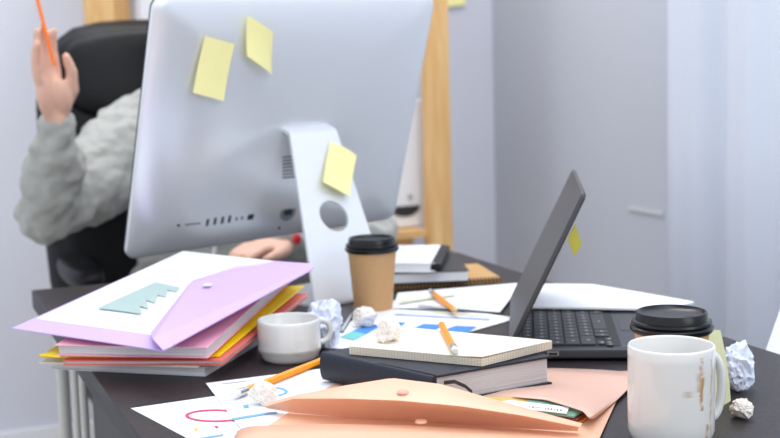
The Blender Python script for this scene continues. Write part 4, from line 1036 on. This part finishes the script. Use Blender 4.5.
# ribbon
bm = bmesh.new(); dB = (c0_-b0).normalized(); dA = (b0-a0).normalized()
rp = [b0-Z*0.011+dB*0.012+dA*0.0005, b0-Z*0.010+dB*0.020+dA*0.006, b0-Z*0.016+dB*0.030+dA*0.010, b0-Z*0.024+dB*0.040+dA*0.008]
for p, q in zip(rp, rp[1:]): prism(bm, [p, q, q+Z*0.004, p+Z*0.004], -dA*0.0006)
build('ribbon', bm, m_blackcov, nb, smooth=False)
nt0 = 0.047
nq = [at(349, 346, nt0), at(482, 357.8, nt0), at(552, 340.5, nt0+0.001), at(415, 328, nt0+0.0)]
npd = empty('notepad', sum(nq, Vector())/4-Z*0.01, 'cream squared notepad lying on the navy book', 'notepad')
def page_squares():
    M = bpy.data.materials.new('squared_page_edges'); M.use_nodes = True; nt = M.node_tree; b = nt.nodes['Principled BSDF']
    tc = nt.nodes.new('ShaderNodeTexCoord'); w_ = nt.nodes.new('ShaderNodeTexBrick'); w_.inputs['Scale'].default_value = 320; w_.offset = 0
    w_.inputs['Brick Width'].default_value = 1; w_.inputs['Row Height'].default_value = 0.5; w_.inputs['Mortar Size'].default_value = 0.12
    w_.inputs['Color1'].default_value = rgb(232, 224, 206); w_.inputs['Color2'].default_value = rgb(236, 228, 212); w_.inputs['Mortar'].default_value = rgb(196, 186, 168)
    mp = nt.nodes.new('ShaderNodeMapping'); mp.inputs['Rotation'].default_value = (math.radians(90), 0, 0)
    nt.links.new(tc.outputs['Object'], mp.inputs[0]); nt.links.new(mp.outputs[0], w_.inputs['Vector']); nt.links.new(w_.outputs[0], b.inputs['Base Color']); b.inputs['Roughness'].default_value = 0.8
    return M
bm = bmesh.new(); slab(bm, [p-Z*0.0012 for p in nq], 0.0082); build('page_block', bm, page_squares(), npd, smooth=False)
bm = bmesh.new(); slab(bm, nq, 0.0010, nu=8, nv=8, f=lambda u, v: Z*(0.0015*(u > 0.8)*(u-0.8)*5*(1-v))); build('top_page', bm, m_cream, npd)
pencil(at(455.5, 351.5, nt0+0.005), at(441.5, 324.5, nt0+0.005), 'short orange pencil lying on the cream notepad', 0.0040, ends=('eraser', None))
pencil(at(233, 395.5, 0.008), at(340, 353.5, 0.006), 'long orange pencil with a white eraser between small mug and navy book', 0.0042)
pencil(at(430, 291, 0.014), at(458, 312.5, 0.010), 'orange pencil on the white pages behind the notepad', 0.0038)

# ------------------------------------------------------------------ crumpled paper balls
def ball(cx, cy, r, base_h, m_, label, seed, sq=(1, 1, 1), hc=None):
    p = at(cx, cy, base_h+r*sq[2]*0.86)
    bm = bmesh.new(); bmesh.ops.create_icosphere(bm, subdivisions=5, radius=1)
    rnd = random.Random(seed); dirs = [Vector((rnd.gauss(0, 1), rnd.gauss(0, 1), rnd.gauss(0, 1))).normalized() for _ in range(26)]
    offs = [rnd.uniform(0.74, 1.02) for _ in dirs]; sv = Vector((seed*3.1, seed*1.7, 0))
    for v in bm.verts:
        d = v.co.normalized(); rad_ = 1.12
        for k_, dd_ in enumerate(dirs):
            c = d.dot(dd_)
            if c > 0.15: rad_ = min(rad_, offs[k_]/c)
        q = d*2.2+sv
        rdg = abs(noise.noise(q))*0.36+abs(noise.noise(q*2.1))*0.18+abs(noise.noise(q*4.5))*0.04
        rad_ = rad_*(1.10-rdg)
        v.co = Vector((d.x*sq[0], d.y*sq[1], d.z*sq[2]))*rad_*r
    zmin = min(v.co.z for v in bm.verts); fl_ = -r*sq[2]*0.86
    for v in bm.verts:
        v.co.z = max(v.co.z, fl_); v.co += p
    o = build('paper_ball', bm, m_, smooth=True, angle=28); tag(o, label, 'crumpled paper'); return o
ball(323.5, 325, 0.0265, 0.0, m_ball_blue, 'large bluish white crumpled paper ball behind the small mug', 3, (0.9, 0.9, 1.25))
ball(365, 317, 0.0155, 0.002, m_ball_cream, 'small crumpled paper ball at the foot of the back cup', 5, (1.15, 1, 0.9))
ball(389.5, 330, 0.0165, nt0, m_ball_cream, 'cream crumpled paper ball on the corner of the notepad', 8, (1.0, 1, 0.9))
ball(263.5, 392.5, 0.0155, 0.003, m_ball_cream, 'small crumpled paper ball lying over the eraser end of the pencil', 11, (1.1, 1, 0.85))
ball(737.5, 368, 0.024, 0.0, m_ball_blue, 'large bluish crumpled paper ball right of the stained mug', 14, (0.85, 0.95, 1.2))
ball(742, 408, 0.0110, 0.0, m_ball_cream, 'tiny cream crumpled paper ball at the right front of the desk', 17, (1, 1, 1.05))

# ------------------------------------------------------------------ white chair at the right edge
wc = Vector((0.66, 1.66, 0))
wch = empty('plastic_chair', wc, 'white moulded plastic chair standing beyond the right side of the desk', 'chair')
pA, pB = atd(755, 352, 1.60), atd(781, 268, 1.66)
dirr = (pB-pA).normalized(); bm = bmesh.new(); sd = (B*0.5+A*0.86).normalized()
lowp = pA-dirr*0.36; topp = pB+dirr*0.10
slab(bm, [lowp, lowp+sd*0.40, topp+sd*0.38, topp+sd*0.02], 0.012, nu=10, nv=10, f=lambda u, v: -A*0.0+Vector((0.03, 0.05, 0))*(-(u-.5)**2+.25)); build('backrest', bm, m_white, wch)
sc_ = lowp+sd*0.20; seatz = lowp.z
bm = bmesh.new(); fx = sd.cross(Z); fx = fx if fx.x > 0 else -fx
bm2q = [lowp, lowp+sd*0.40, lowp+sd*0.40+fx*0.40, lowp+fx*0.40]; slab(bm, bm2q, 0.014, nu=8, nv=8, f=lambda u, v: -Z*0.02*math.sin(math.pi*u)); build('seat', bm, m_white, wch)
for u, v in ((0.08, 0.05), (0.92, 0.05), (0.08, 0.92), (0.92, 0.92)):
    p = lowp+sd*0.40*u+fx*0.40*v; e = p+(p-(sc_+fx*0.2))*0.2
    bm = bmesh.new(); tube(bm, [Vector((p.x, p.y, seatz-0.018)), Vector((e.x, e.y, 0))], [0.013, 0.010], 12); build('leg', bm, m_pine, wch, label='wooden leg')
